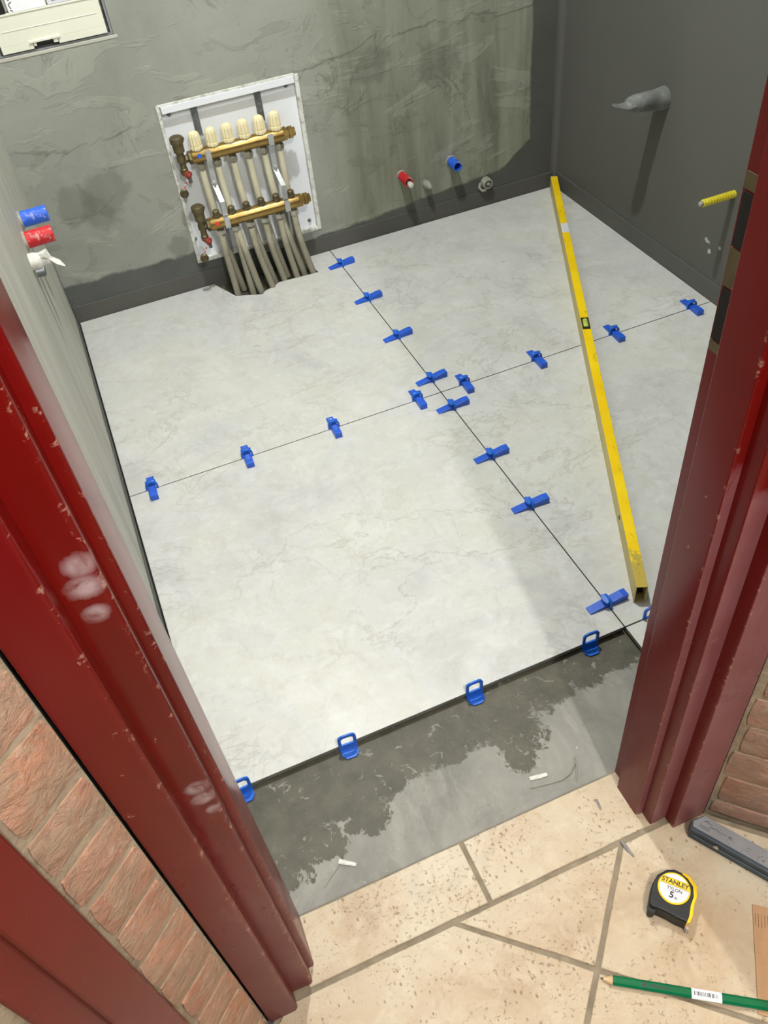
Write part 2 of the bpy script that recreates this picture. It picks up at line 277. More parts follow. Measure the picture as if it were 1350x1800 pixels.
M['slate_metal'] = brass('blue_grey_anodised', lin(52, 64, 74), lin(72, 84, 94), .4, .3)
M['grey_metal'] = plain('grey_anodised', lin(136, 138, 142), .45, var=.03, scale=30)
M['splinter'] = plain('grey_splinter', lin(130, 126, 124), .6)
M['twig'] = plain('pale_fibre', lin(150, 146, 134), .8)

# ------------------------------------------------------------------ geometry helpers
WL = {}
class G:
    def __init__(s): s.v = []; s.f = []; s.mi = []; s.k = 0
    def add(s, vs, fs, mi=None):
        o = len(s.v); s.v += [Vector(p) for p in vs]; s.f += [[i+o for i in q] for q in fs]; s.mi += [s.k if mi is None else mi]*len(fs)
    def box(s, x0, x1, y0, y1, z0, z1, T=None):
        vs = [Vector((x, y, z)) for z in (z0, z1) for y in (y0, y1) for x in (x0, x1)]
        if T: vs = [T @ p for p in vs]
        s.add(vs, [(0, 2, 3, 1), (4, 5, 7, 6), (0, 1, 5, 4), (2, 6, 7, 3), (0, 4, 6, 2), (1, 3, 7, 5)]); return s
    def prism(s, pts, z0, z1, ch=0, T=None, side=None):
        """extruded polygon (counter-clockwise), optional chamfer at top; side = material slot of the sides"""
        n = len(pts); rings = [[(x, y, z0) for x, y in pts]]
        if ch:
            rings.append([(x, y, z1-ch) for x, y in pts]); rings.append([(x, y, z1) for x, y in inset(pts, ch)])
        else: rings.append([(x, y, z1) for x, y in pts])
        vs = [Vector(p) for r in rings for p in r]
        if T: vs = [T @ p for p in vs]
        s.add(vs, [list(range(n))[::-1], [n*(len(rings)-1)+i for i in range(n)]])
        for k in range(len(rings)-1):
            s.add([], [], None)
            o = len(s.v)-len(vs)
            for i in range(n):
                j = (i+1) % n
                s.f.append([o+k*n+i, o+k*n+j, o+k*n+n+j, o+k*n+n+i]); s.mi.append(s.k if side is None or k else side)
        return s
    def tube(s, path, r, seg=12, caps=True, flat=None):
        path = [Vector(p) for p in path]; n = len(path); rs = r if isinstance(r, (list, tuple)) else [r]*n
        t0 = (path[1]-path[0]).normalized(); up = Vector((0, 0, 1)) if abs(t0.z) < .9 else Vector((0, 1, 0))
        u = t0.cross(up).normalized(); rings = []
        for i, p in enumerate(path):
            t = (path[min(i+1, n-1)]-path[max(i-1, 0)]).normalized()
            u = (u-t*u.dot(t)).normalized(); v = t.cross(u)
            fl = flat[i] if flat else (1, 1)
            rings.append([p+(u*math.cos(2*PI*k/seg)*fl[0]+v*math.sin(2*PI*k/seg)*fl[1])*rs[i] for k in range(seg)])
        fs = []
        for i in range(n-1):
            for k in range(seg):
                j = (k+1) % seg; fs.append((i*seg+k, i*seg+j, (i+1)*seg+j, (i+1)*seg+k))
        if caps: fs += [tuple(range(seg))[::-1], tuple((n-1)*seg+k for k in range(seg))]
        s.add([p for r_ in rings for p in r_], fs); return s
    def lathe(s, o, axis, prof, seg=16, ridge=0):
        """prof: (radius, height) along axis from o"""
        ax = Vector(axis).normalized(); up = Vector((0, 0, 1)) if abs(ax.z) < .9 else Vector((1, 0, 0)); u = ax.cross(up).normalized(); v = ax.cross(u)
        o = Vector(o); vs = []
        for r, h in prof:
            for k in range(seg):
                rr = r*(1-ridge*(k % 2)); a = 2*PI*k/seg; vs.append(o+ax*h+(u*math.cos(a)+v*math.sin(a))*rr)
        n = len(prof); fs = []
        for i in range(n-1):
            for k in range(seg):
                j = (k+1) % seg; fs.append((i*seg+k, i*seg+j, (i+1)*seg+j, (i+1)*seg+k))
        fs += [tuple(range(seg))[::-1], tuple((n-1)*seg+k for k in range(seg))]
        s.add(vs, fs); return s
    def build(s, name, mats, parent=None, local=False, smooth=False, bevel=0, bseg=2):
        me = bpy.data.meshes.new(name)
        off = WL.get(parent.name, Vector()) if (parent and not local) else Vector()
        me.from_pydata([tuple(p-off) for p in s.v], [], s.f)
        for m in (mats if isinstance(mats, (list, tuple)) else [mats]): me.materials.append(m)
        for p, k in zip(me.polygons, s.mi): p.material_index = k; p.use_smooth = smooth
        bm = bmesh.new(); bm.from_mesh(me); bmesh.ops.recalc_face_normals(bm, faces=bm.faces); bm.to_mesh(me); bm.free()
        o = bpy.data.objects.new(name, me); C.objects.link(o)
        if smooth:
            me.set_sharp_from_angle(angle=math.radians(38))
        if parent: o.parent = parent; WL[o.name] = off
        if bevel:
            b = o.modifiers.new('bevel', 'BEVEL'); b.width = bevel; b.segments = bseg; b.limit_method = 'ANGLE'; b.angle_limit = math.radians(40)
        return o
def inset(pts, d):
    n = len(pts); out = []
    for i in range(n):
        p0, p1, p2 = Vector(pts[i-1]), Vector(pts[i]), Vector(pts[(i+1) % n])
        a = (p1-p0).normalized(); b = (p2-p1).normalized(); na = Vector((-a.y, a.x)); nb = Vector((-b.y, b.x))
        m = (na+nb); k = max(.35, 1+na.dot(nb)); out.append(tuple(p1+m*(d/k)))
    return out
def clip(poly, a, b, c):
    """keep a*x+b*y<=c"""
    out = []; n = len(poly)
    for i in range(n):
        p, q = poly[i], poly[(i+1) % n]; dp = a*p[0]+b*p[1]-c; dq = a*q[0]+b*q[1]-c
        if dp <= 0: out.append(p)
        if dp*dq < 0: t = dp/(dp-dq); out.append((p[0]+(q[0]-p[0])*t, p[1]+(q[1]-p[1])*t))
    return out
def tag(o, label=None, cat=None, group=None, kind=None):
    if label: o['label'] = label
    if cat: o['category'] = cat
    if group: o['group'] = group
    if kind: o['kind'] = kind
    return o
def thing(name, loc=(0, 0, 0), label=None, cat=None, group=None, rotz=0, kind=None):
    o = bpy.data.objects.new(name, None); C.objects.link(o); o.location = loc; o.rotation_euler = (0, 0, rotz); o.empty_display_size = .03
    WL[o.name] = Vector(loc); return tag(o, label, cat, group, kind)
def copy_tree(o, parent=None):
    c = o.copy(); C.objects.link(c)
    if parent: c.parent = parent
    for ch in list(o.children): copy_tree(ch, c)
    return c
def text_mesh(txt, size, mat, name, parent, T, bold=0):
    cu = bpy.data.curves.new('t', 'FONT'); cu.body = txt; cu.size = size; cu.align_x = 'CENTER'; cu.align_y = 'CENTER'; cu.extrude = .00015; cu.offset = bold
    to = bpy.data.objects.new('t', cu); C.objects.link(to); bpy.context.view_layer.update()
    me = bpy.data.meshes.new_from_object(to.evaluated_get(bpy.context.evaluated_depsgraph_get()))
    bpy.data.objects.remove(to); bpy.data.curves.remove(cu); me.name = name; me.materials.clear(); me.materials.append(mat); me.transform(T)
    o = bpy.data.objects.new(name, me); C.objects.link(o); o.parent = parent; return o

# ------------------------------------------------------------------ the setting
ZS = -.017; YB = .828; XL = -.80; XR = .808; ZC = 2.46
floor = G().box(-.95, .96, -1.041, .98, -.12, ZS).build('floor', M['screed']); tag(floor, 'grey screed floor of the small bathroom, damp along the tile edge', kind='structure')
j = .0012; notch = [(-.0846, .8225), (-.0846, .7746), (-.0754, .7183), (-.2016, .7264), (-.2288, .7091), (-.2528, .7014), (-.2645, .6865), (-.3387, .7202), (-.3812, .8225)]
def tile(pts, lay):
    g = G(); g.prism(pts, -.0095, 0, .0006, side=1); g.k = 2; g.prism(lay, ZS, -.0095)
    return g.build('floor_tile', [M['tile'], M['tile_edge'], M['adhesive']], floor)
R = lambda x0, x1, y0, y1: [(x0, y0), (x1, y0), (x1, y1), (x0, y1)]
tile([(-.794, j), (-j, j), (-j, .8225)] + notch + [(-.794, .8225)], [(-.785, j), (-j, j), (-j, .66), (-.785, .66)])
tile(R(j, .804, j, .8225), R(j, .80, j, .815)); tile(R(-.794, -j, -.805, -j), R(-.785, -j, -.799, -j)); tile(R(j, .804, -.805, -j), R(j, .80, -.80, -j))
tile(R(j, .804, -1.038, -.8075), R(.005, .80, -1.03, -.8075))
# back wall with the two recesses
def wall(name, boxes, mat, label):
    g = G()
    for b in boxes: g.box(*b)
    o = g.build(name, mat); tag(o, label, kind='structure'); return o
hx0, hx1, hz0, hz1 = -.411, -.0145, .076, .529
ex0, ex1, ez0, ez1 = -.735, -.460, .711, 1.10
T_ = .12
# one front sheet with two openings plus a backing slab
xs = [-.92, ex0, hx0, hx1, .93]; g = G()
def cells(g, holes, xs, zs, y0, y1):
    for i in range(len(xs)-1):
        for k in range(len(zs)-1):
            cx, cz = (xs[i]+xs[i+1])/2, (zs[k]+zs[k+1])/2
            if not any(h[0] < cx < h[1] and h[2] < cz < h[3] for h in holes): g.box(xs[i], xs[i+1], y0, y1, zs[k], zs[k+1])
xs = sorted({-.92, ex0, ex1, hx0, hx1, .93}); zs = sorted({-.12, hz0, hz1, ez0, ez1, ZC})
cells(g, [(hx0, hx1, hz0, hz1), (ex0, ex1, ez0, ez1)], xs, zs, YB, YB+.10); g.box(-.92, .93, YB+.10, YB+.15, -.12, ZC)
me_o = g.build('wall_back', M['plaster']); tag(me_o, 'grey skim plastered back wall, dark waterproof coat along its foot', kind='structure')
bm = bmesh.new(); bm.from_mesh(me_o.data); bmesh.ops.remove_doubles(bm, verts=bm.verts, dist=1e-5)
bm.to_mesh(me_o.data); bm.free()
wall_l = wall('wall_left', [(-.92, XL, -1.041, YB, -.12, ZC)], M['pale_plaster'], 'pale plastered side wall on the left of the bathroom')
wall_r = wall('wall_right', [(XR, .93, -1.041, YB, -.12, ZC)], M['membrane'], 'dark grey waterproofed wall on the right of the bathroom')
wall_f = wall('wall_front', [(-.92, -.758, -1.120, -1.041, -.12, ZC), (-.140, .93, -1.120, -1.041, -.12, ZC), (-.758, -.140, -1.120, -1.041, 2.06, ZC)], M['membrane'], 'plastered wall that holds the bathroom doorway')  # unseen inner side, given the dark coat to cut bounced light
ceil = wall('ceiling', [(-.92, .93, -1.120, .98, ZC, ZC+.08)], M['dimmed_ceiling'], 'dark grey ceiling over the bathroom')
G().box(ex0-.01, ex1+.008, YB-.0015, YB+.012, ez0-.008, ez0-.0002).build('painted_lit_rim', M['pale_plaster'], me_o, bevel=.0012)  # pale strip that paints the lit lower edge of the recess
def band(par, pts):
    g = G()
    for b in pts: g.box(*b)
    g.build('sealing_band', M['membrane'], par, bevel=.002)
band(me_o, [(-.80, .808, YB-.003, YB+.001, ZS, .050)])
band(wall_r, [(XR-.003, XR+.001, -1.03, YB, ZS, .052)])
band(wall_l, [(XL-.001, XL+.0025, -1.03, YB, ZS, .012)])
g = G(); ce = []
for k in range(7):
    a = PI/2*k/6; ce.append((XR-.018+.018*math.sin(a), YB-.018+.018*math.cos(a)))
ce += [(XR+.001, YB+.001)]
g.prism(ce[::-1], ZS, ZC); g.build('corner_fillet', M['membrane'], wall_r, smooth=True)

# hall floor: travertine tiles on a grout bed
DL = Vector((math.cos(math.radians(221)), math.sin(math.radians(221)))); PL = Vector((-.800, -1.159))
DR = Vector((math.cos(math.radians(-45)), math.sin(math.radians(-45)))); PR = Vector((-.0925, -1.157))
hall = [(-.80, -1.041), tuple(PL), tuple(PL+DL*1.5), tuple(PR+DR*1.5), tuple(PR), (-.09, -1.041)]
hf = G().prism(hall, -.12, -.0025).build('floor', M['grout']); hf.name = 'floor.001'; tag(hf, 'beige travertine tiled hall floor outside the doorway', kind='structure')
def trav(pts):
    # densify and wobble the outline so that the cut edges look hand-worn
    out = []
    for i in range(len(pts)):
        p, q = Vector(pts[i]), Vector(pts[(i+1) % len(pts)]); k = max(1, int((q-p).length/.035))
        for t in range(k): out.append(p.lerp(q, t/k))
    w_ = []
    for p in out:
        a = mnoise.noise(Vector((p.x*30, p.y*30, 1))); b = mnoise.noise(Vector((p.x*30, p.y*30, 9))); w_.append((p.x+a*.0014, p.y+b*.0014))
    G().prism(w_, -.010, 0, .0012).build('travertine_tile', M['trav'], hf)
trav(R(-.742, -.4585, -1.1405, -1.0425)); trav(R(-.4515, -.168, -1.1405, -1.0425))
Nn = Vector((-.3616, -1.283)); d1 = Vector((.131, .138)).normalized(); d2 = Vector((-.748, .663)).normalized(); s_ = .405
cen = Vector((-.45, -1.5))
for i in range(-5, 6):
    for k in range(-5, 6):
        q = [Nn+d1*(s_*i)+d2*(s_*k), Nn+d1*(s_*(i+1))+d2*(s_*k), Nn+d1*(s_*(i+1))+d2*(s_*(k+1)), Nn+d1*(s_*i)+d2*(s_*(k+1))]
        pol = [tuple(p) for p in q]
        pol = clip(pol, 0, 1, -1.145)
        for P_, D_, sg in ((PL, DL, 1), (PR, DR, -1)):
            nn = Vector((-D_.y, D_.x))*(-sg)
            if nn.dot(cen-P_) > 0: nn = -nn
            if len(pol) > 2: pol = clip(pol, nn.x, nn.y, nn.dot(P_)-.004)
        if len(pol) > 2: pol = clip(pol, 0, -1, 2.05)
        if len(pol) < 3: continue
        ar = .5*sum(pol[a][0]*pol[(a+1) % len(pol)][1]-pol[(a+1) % len(pol)][0]*pol[a][1] for a in range(len(pol)))
        if abs(ar) < .002: continue
        if ar < 0: pol = pol[::-1]
        cl = [pol[0]]
        for p in pol[1:]:
            if (Vector(p)-Vector(cl[-1])).length > .004: cl.append(p)
        trav(inset(cl, .0036))
# diagonal brick walls of the hall
def frame_T(P_, D_, inward):
    n_ = Vector((-D_.y, D_.x));
    if n_.dot(cen-P_) < 0: n_ = -n_
    return Matrix(((D_.x, n_.x, 0, P_.x), (D_.y, n_.y, 0, P_.y), (0, 0, 1, 0), (0, 0, 0, 1)))
TL = frame_T(PL, DL, 1); TR = frame_T(PR, DR, 1)
def diag_wall(name, T, label, s0):
    g = G().box(s0, 1.5, -.10, -.007, -.12, 2.6, T); o = g.build(name, M['mortar']); return tag(o, label, kind='structure')
wl_ = diag_wall('wall_hall_left', TL, 'hall wall of salmon bricks and smeared mortar, left of the doorway', .0058)
wr_ = diag_wall('wall_hall_right', TR, 'hall wall of pinkish brown bricks, right of the doorway', .0035)
def brick(par, T, s0, s1, z0, z1, sd, vis=True):
    rnd = random.Random(sd); nx, nz = max(3, int((s1-s0)/.018)) if vis else 3, 5 if vis else 2
    g = G(); vs = []; hs = z1-z0
    for k in range(nz+1):
        for i in range(nx+1):
            u, v = i/nx, k/nz; ed = min(u*(s1-s0), (1-u)*(s1-s0), v*hs, (1-v)*hs); rd = .0 if ed > 1e-6 else -.0022
            wob = mnoise.noise(Vector((u*5+sd*3.1, v*3+sd, 2)))*.0022
            x = s0+(s1-s0)*u; z = z0+hs*v
            if u in (0, 1): x += mnoise.noise(Vector((v*5+sd*2, u*7, 5)))*.006+(1-2*u)*(.0022*(abs(v-.5)*2)**4)
            if v in (0, 1): z += mnoise.noise(Vector((u*(s1-s0)*55+sd*2, v*7, 8)))*.0040
            vs.append((x, -.0028+wob+rd, z))
    base = len(vs); ring = [(i, 0) for i in range(nx+1)]+[(nx, k) for k in range(1, nz+1)]+[(i, nz) for i in range(nx-1, -1, -1)]+[(0, k) for k in range(nz-1, 0, -1)]
    ids = [k*(nx+1)+i for i, k in ring]; vs += [(vs[q][0], -.0085, vs[q][2]) for q in ids]
    fs = [(k*(nx+1)+i, k*(nx+1)+i+1, (k+1)*(nx+1)+i+1, (k+1)*(nx+1)+i) for k in range(nz) for i in range(nx)]
    m_ = len(ids); fs += [(ids[q], base+q, base+(q+1) % m_, ids[(q+1) % m_]) for q in range(m_)]
    g.add([T @ Vector(p) for p in vs], fs); return g.build('brick', M['brick' if T is TL else 'brick_grey'], par, smooth=True)
zj = [-.024, .046, .116, .186, .256, .326, .396, .466, .539, .611, .675, .742, .8225, .894, .965, 1.036, 1.107, 1.178, 1.249, 1.32]+[1.391+.071*k for k in range(10)]
for k in range(len(zj)-1):
    jt = .009+random.random()*.006
    z0 = max(zj[k], 0)+jt*.5; z1 = zj[k+1]-jt*.5
    brick(wl_, TL, .0066+random.random()*.003, .068+random.random()*.006, z0, z1, k+1)
zr = [-.028, .043, .120, .194, .263, .332, .402, .472, .542, .612, .682, .752, .822, .892, .962, 1.03, 1.10]+[1.171+.071*k for k in range(13)]
for k in range(len(zr)-1):
    z0 = max(zr[k], 0)+.004; z1 = zr[k+1]-.004; s = .0055 if k % 2 == 0 else .012
    e1 = .215 if k % 2 == 0 else .10+.22
    brick(wr_, TR, s+random.random()*.004, e1, z0, z1, k+41); brick(wr_, TR, e1+.009, e1+.228, z0, z1, k+81, False)
wall('ceiling', [(-2.2, 1.4, -3.0, -1.120, 2.6, 2.68), (-2.2, 1.4, -1.125, -1.06, ZC, 2.62)], M['hall_paint'], 'pale ceiling over the hall').name = 'ceiling.001'

# ------------------------------------------------------------------ doorway
door = thing('door_1', (0, 0, 0), 'oxblood lacquered frame and stepped casing of the bathroom doorway', kind='structure')
def rounded(pts, n=4):
    """pts: (x, y, r) -> polygon with each corner rounded to radius r"""
    out = []; m_ = len(pts)
    for i in range(m_):
        p0, p, p2 = Vector(pts[i-1][:2]), Vector(pts[i][:2]), Vector(pts[(i+1) % m_][:2]); rr = pts[i][2]
        if rr <= 0: out.append(tuple(p)); continue
        a, b = (p0-p), (p2-p); ang = a.angle(b); t = min(rr/math.tan(ang/2), a.length*.48, b.length*.48); a0 = p+a.normalized()*t; b0 = p+b.normalized()*t
        for k in range(n+1):
            u = k/n; out.append(tuple(a0*(1-u)**2+p*2*u*(1-u)+b0*u*u))
    return out
pr = rounded([(-.176, -1.0415, .001), (-.176, -1.0665, 0), (-.188, -1.0665, .0015), (-.188, -1.118, .002), (-.1765, -1.119, 0), (-.1765, -1.1405, .002), (-.1485, -1.1395, 0),
              (-.1485, -1.1595, .0022), (-.092, -1.1595, .003), (-.092, -1.121, 0), (-.1405, -1.121, 0), (-.1405, -1.0415, 0)])
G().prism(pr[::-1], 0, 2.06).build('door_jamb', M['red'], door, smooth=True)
plf = rounded([(-.724, -1.0415, .001), (-.7255, -1.1155, .005), (-.7345, -1.1155, 0), (-.7345, -1.1365, .0055), (-.7645, -1.1355, 0), (-.7645, -1.1595, .0065), (-.806, -1.1595, .002), (-.80, -1.121, 0), (-.7575, -1.121, 0), (-.7575, -1.0415, 0)])
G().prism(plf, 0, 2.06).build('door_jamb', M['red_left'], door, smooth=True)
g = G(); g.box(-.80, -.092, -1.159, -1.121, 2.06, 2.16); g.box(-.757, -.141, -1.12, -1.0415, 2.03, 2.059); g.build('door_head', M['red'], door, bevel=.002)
g = G()
for z0, z1, m_ in ((.845, .897, 0), (.937, .984, 0)): g.box(-.1772, -.170, -1.0640, -1.0445, z0, z1)
g.build('painted_strike_slot', M['dark'], door)  # dark blocks on the face, painting the shade inside the strike slots
g = G()
for z0, z1 in ((.899, .935), (.986, 1.0), (.832, .843)): g.box(-.1768, -.170, -1.0650, -1.0435, z0, z1)
g.build('strike_plate', M['old_brass'], door)
d2_ = thing('door_2', (0, 0, 0), 'second oxblood door casing set in the left hall wall', kind='structure')
g = G(); pc = [(.079, -.006), (.079, .016), (.081, .018), (.119, .018), (.1215, .0155), (.1215, .004), (.1235, .0015), (.150, .0005), (.153, -.002), (.153, -.016), (.172, -.018), (.172, -.09), (.079, -.09)]
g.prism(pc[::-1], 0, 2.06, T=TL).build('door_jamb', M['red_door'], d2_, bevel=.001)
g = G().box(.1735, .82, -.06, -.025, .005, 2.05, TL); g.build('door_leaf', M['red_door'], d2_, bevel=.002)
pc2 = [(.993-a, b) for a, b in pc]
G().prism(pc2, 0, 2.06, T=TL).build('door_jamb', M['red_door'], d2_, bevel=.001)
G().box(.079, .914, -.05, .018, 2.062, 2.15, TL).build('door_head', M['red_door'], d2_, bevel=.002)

# ------------------------------------------------------------------ manifold cabinet and heating manifold
cab = thing('manifold_cabinet', (-.21, YB, hz0), 'open white recessed cabinet in the back wall behind the brass manifold', 'cabinet')
yp = YB+.014
G().box(hx0+.004, hx1-.004, yp, yp+.004, hz0+.004, hz1-.003).build('back_panel', M['white_metal'], cab)
for x0, x1 in ((hx0+.0005, hx0+.010), (hx1-.012, hx1-.0005)):
    G().box(x0, x1, YB-.003, yp, hz0+.001, hz1-.001).build('side_panel', M['smear_white'], cab, bevel=.0015)
G().box(hx0+.010, hx1-.012, YB-.0035, yp, hz0+.0005, hz0+.009).build('bottom_panel', M['smear_white'], cab, bevel=.0015)
G().box(hx0+.004, hx1-.012, YB-.003, yp-.001, hz1-.0045, hz1+.002).build('top_panel', M['smear_white'], cab, bevel=.001)
G().box(-.398, -.0285, YB-.006, YB-.0035, .5075, .5255).build('top_rail', M['white_metal'], cab, bevel=.0008)
for x, z in ((-.379, .499), (-.050, .500), (-.398, .147), (-.046, .107)):
    G().lathe((x, yp, z), (0, -1, 0), [(.0055, 0), (.0055, .003), (.003, .005), (.003, .007)], 10).build('screw', M['rail'], cab)
mf = thing('heating_manifold', (-.21, .795, .10), 'brass underfloor heating manifold with six cream valve caps and pale pipes', 'manifold')
yu, yl = .795, .762; zu, zl = .3945, .2145
xu = [-.335+.0453*i for i in range(6)]; xl = [-.331+.0446*i for i in range(6)]
def bar(y, z, x0, x1, dot):
    b = G().tube([(x0, y, z), (x0+.004, y, z), (x1, y, z), (x1+.003, y, z)], [.0165, .0185, .0185, .016], 18).build('manifold_bar', M['brass'], mf, smooth=True)
    g = G(); g.lathe((x0, y, z), (-1, 0, 0), [(.0175, -.001), (.0175, .007), (.010, .010), (.010, .016)], 6); g.build('end_plug', M['old_brass'], b)
    g = G(); g.lathe((x1, y, z), (1, 0, 0), [(.019, .0), (.019, .010), (.0145, .011), (.0145, .016), (.017, .017), (.017, .028), (.0125, .030), (.0125, .036)], 8); g.build('union_nut', M['brass'], b)
    g = G(); dr = Vector((0, -.97, .24)).normalized(); g.lathe(Vector((x0+.021, y, z))+dr*.0174, dr, [(.0060, 0), (.0060, .0018)], 14); g.build('dot_sticker', dot, b)
    return b
bu = bar(yu, zu, -.356, -.094, M['blue_dot']); bl = bar(yl, zl, -.358, -.090, M['red_dot'])
for x in xu:
    G().lathe((x, yu, zu+.014), (0, 0, 1), [(.013, 0), (.0150, .003), (.0172, .005), (.0172, .012), (.0150, .0125), (.0162, .017), (.0152, .040), (.0125, .047), (.006, .051)], 24, ridge=.13).build('valve_cap', M['cream'], bu)
for x in xl:
    G().lathe((x, yl, zl+.015), (0, 0, 1), [(.012, 0), (.012, .008), (.0085, .009), (.0098, .012), (.0098, .019), (.006, .022)], 8).build('flow_plug', M['old_brass'], bl)
for xs_, y, z, b in ((xu, yu, zu, bu), (xl, yl, zl, bl)):
    for x in xs_:
        G().lathe((x, y, z-.015), (0, 0, -1), [(.0105, 0), (.0105, .006), (.0085, .007)], 6).build('outlet_neck', M['old_brass'], b)
        G().lathe((x, y, z-.021), (0, 0, -1), [(.012, 0), (.0135, .002), (.0135, .013), (.0105, .019), (.009, .020)], 6).build('outlet_nut', M['chrome'], b)
def bez(a, b, c, d, n=12):
    a, b, c, d = map(Vector, (a, b, c, d)); return [a*(1-t)**3+b*3*t*(1-t)**2+c*3*t*t*(1-t)+d*t**3 for t in [i/n for i in range(n+1)]]
fe = [(-.330, .7265), (-.286, .7195), (-.2235, .711), (-.179, .732), (-.140, .728), (-.088, .727)]
be = [(-.303, .762), (-.262, .706), (-.206, .752), (-.162, .765), (-.113, .745), (-.103, .775)]
for i in range(6):
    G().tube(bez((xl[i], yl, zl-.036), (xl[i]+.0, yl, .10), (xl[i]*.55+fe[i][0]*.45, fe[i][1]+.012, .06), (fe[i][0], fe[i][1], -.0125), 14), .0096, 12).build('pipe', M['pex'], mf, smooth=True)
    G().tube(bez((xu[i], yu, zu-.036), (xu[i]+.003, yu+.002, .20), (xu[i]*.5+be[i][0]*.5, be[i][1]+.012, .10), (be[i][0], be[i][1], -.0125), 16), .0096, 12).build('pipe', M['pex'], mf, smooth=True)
for xb, xb2 in ((-.312, -.309), (-.1335, -.1285)):
    g = G()
    g.k = 1; g.box(xb-.009, xb+.009, yp-.006, yp-.0003, .425, .5055); g.box(xb-.004, xb+.004, yp-.008, yp-.0055, .44, .505)
    for z in (.485, .47, .452): g.lathe((xb, yp-.008, z), (0, -1, 0), [(.004, 0), (.003, .003)], 8)
    g.k = 0
    g.box(xb-.007, xb+.007, yu+.016, yp-.001, .405, .428)                    # foot of the bracket
    T_b = Matrix.Translation((xb, yu, zu))
    for k in range(9):                                                       # clamp strap over the bar
        a0, a1 = math.radians(60+k*26), math.radians(60+(k+1)*26)
        for_r = .0200
        p = [(math.cos(a), math.sin(a)) for a in (a0, a1)]
        vs = []
        for xx in (-.0065, .0065):
            for (c_, s2) in p:
                for rr in (.0186, .0204): vs.append(T_b @ Vector((xx, -s2*rr if True else 0, c_*rr)))
        g.add(vs, [(0, 1, 3, 2), (4, 6, 7, 5), (0, 4, 5, 1), (2, 3, 7, 6), (1, 5, 7, 3), (0, 2, 6, 4)])
    g.box(xb-.0075, xb+.0075, yu-.023, yu-.0195, zu-.014, zu+.016)
    g.box(xb-.0075, xb+.0075, yu-.012, yu-.009, zu-.085, zu-.017)
    # cranked plate reaching forward to the lower bar
    p0 = Vector((xb, yu-.0105, zu-.085)); p1 = Vector((xb2, yl-.016, zl+.060)); p2 = Vector((xb2, yl-.016, zl+.022))
    for a_, b_ in ((p0, p1), (p1, p2)):
        d_ = (b_-a_).normalized(); nn = d_.cross(Vector((1, 0, 0))).normalized()*.0015; sx = Vector((.0068, 0, 0))
        vs = [a_-sx-nn, a_+sx-nn, a_+sx+nn, a_-sx+nn, b_-sx-nn, b_+sx-nn, b_+sx+nn, b_-sx+nn]
        g.add(vs, [(0, 1, 2, 3), (4, 7, 6, 5), (0, 4, 5, 1), (1, 5, 6, 2), (2, 6, 7, 3), (3, 7, 4, 0)])
    g.lathe((xb, yu-.012, zu-.076), (0, -1, 0), [(.0055, 0), (.0055, .004), (.003, .005), (.003, .010)], 6)
    g.lathe((xb2, yl-.019, zl+.046), (0, -1, 0), [(.0055, 0), (.0055, .004)], 6)
    T_b = Matrix.Translation((xb2, yl, zl))
    for k in range(9):
        a0, a1 = math.radians(60+k*26-90+30), math.radians(60+(k+1)*26-90+30)
        vs = []
        for xx in (-.0065, .0065):
            for a in (a0, a1):
                for rr in (.0186, .0204): vs.append(T_b @ Vector((xx, -math.sin(a)*rr, math.cos(a)*rr)))
        g.add(vs, [(0, 1, 3, 2), (4, 6, 7, 5), (0, 4, 5, 1), (2, 3, 7, 6), (1, 5, 7, 3), (0, 2, 6, 4)])
    g.box(xb2-.0075, xb2+.0075, yl-.0225, yl-.019, zl-.014, zl+.016)
    g.k = 1; g.box(xb2-.005, xb2+.005, yl+.019, yl+.022, .105, zl-.002)
    g.lathe((xb2, yl+.019, .115), (0, -1, 0), [(.0055, 0), (.0055, .004)], 6)
    g.build('bracket', [M['steel'], M['rail']], mf)
def vent(x, y, zt, zb, bar_o, bx, bz):
    g = G(); g.lathe((x, y, zb), (0, 0, 1), [(.007, 0), (.011, .006), (.011, .018), (.009, .020), (.009, .036), (.012, .038), (.012, .050), (.010, .054), (.0105, .062), (.0148, .064), (.0150, zt-zb-.018), (.0182, zt-zb-.017), (.0182, zt-zb-.003), (.014, zt-zb)], 14)
    g.tube([(x, y, bz-.002), (x+.010, y, bz), (bx, y if abs(y-yu) > .001 else yu, bz)], .0078, 10)
    g.lathe((x+.015, y, zt-.010), (1, 0, 0), [(.005, -.003), (.005, .004), (.003, .006)], 8)
    v = g.build('air_vent', M['old_brass'], mf, smooth=True)
    G().lathe((x+.006, y-.010, zb+.004), (.5, -1, -.25), [(.0105, -.004), (.0105, .005), (.006, .006), (.0045, .010)], 10).build('valve_wheel', M['red_valve'], v)
    G().lathe((x-.017, y-.004, zb-.046), (-.1, -1, .1), [(.0115, -.006), (.0125, .004), (.0095, .006), (.0085, .001)], 12).build('drain_cap', M['old_brass'], v)
    g = G(); a = Vector((x+.002, y-.012, zb-.004)); b = Vector((x-.015, y-.006, zb-.034))
    for k in range(6):
        p = a.lerp(b, k/5.); g.k = k % 2; g.tube([p-(b-a)*.09, p+(b-a)*.09], .0016, 6)
    g.build('cap_chain', [M['red_dot'], M['paper']], v)
    G().tube([(x+.010, y+.012, zb-.004), (x+.011, y+.010, zb-.028)], [.006, .005], 10).build('drain_spout', M['rail'], v)
vent(-.383, yu, .457, .352, bu, -.369, .390); vent(-.379, yl, .277, .170, bl, -.371, .211)

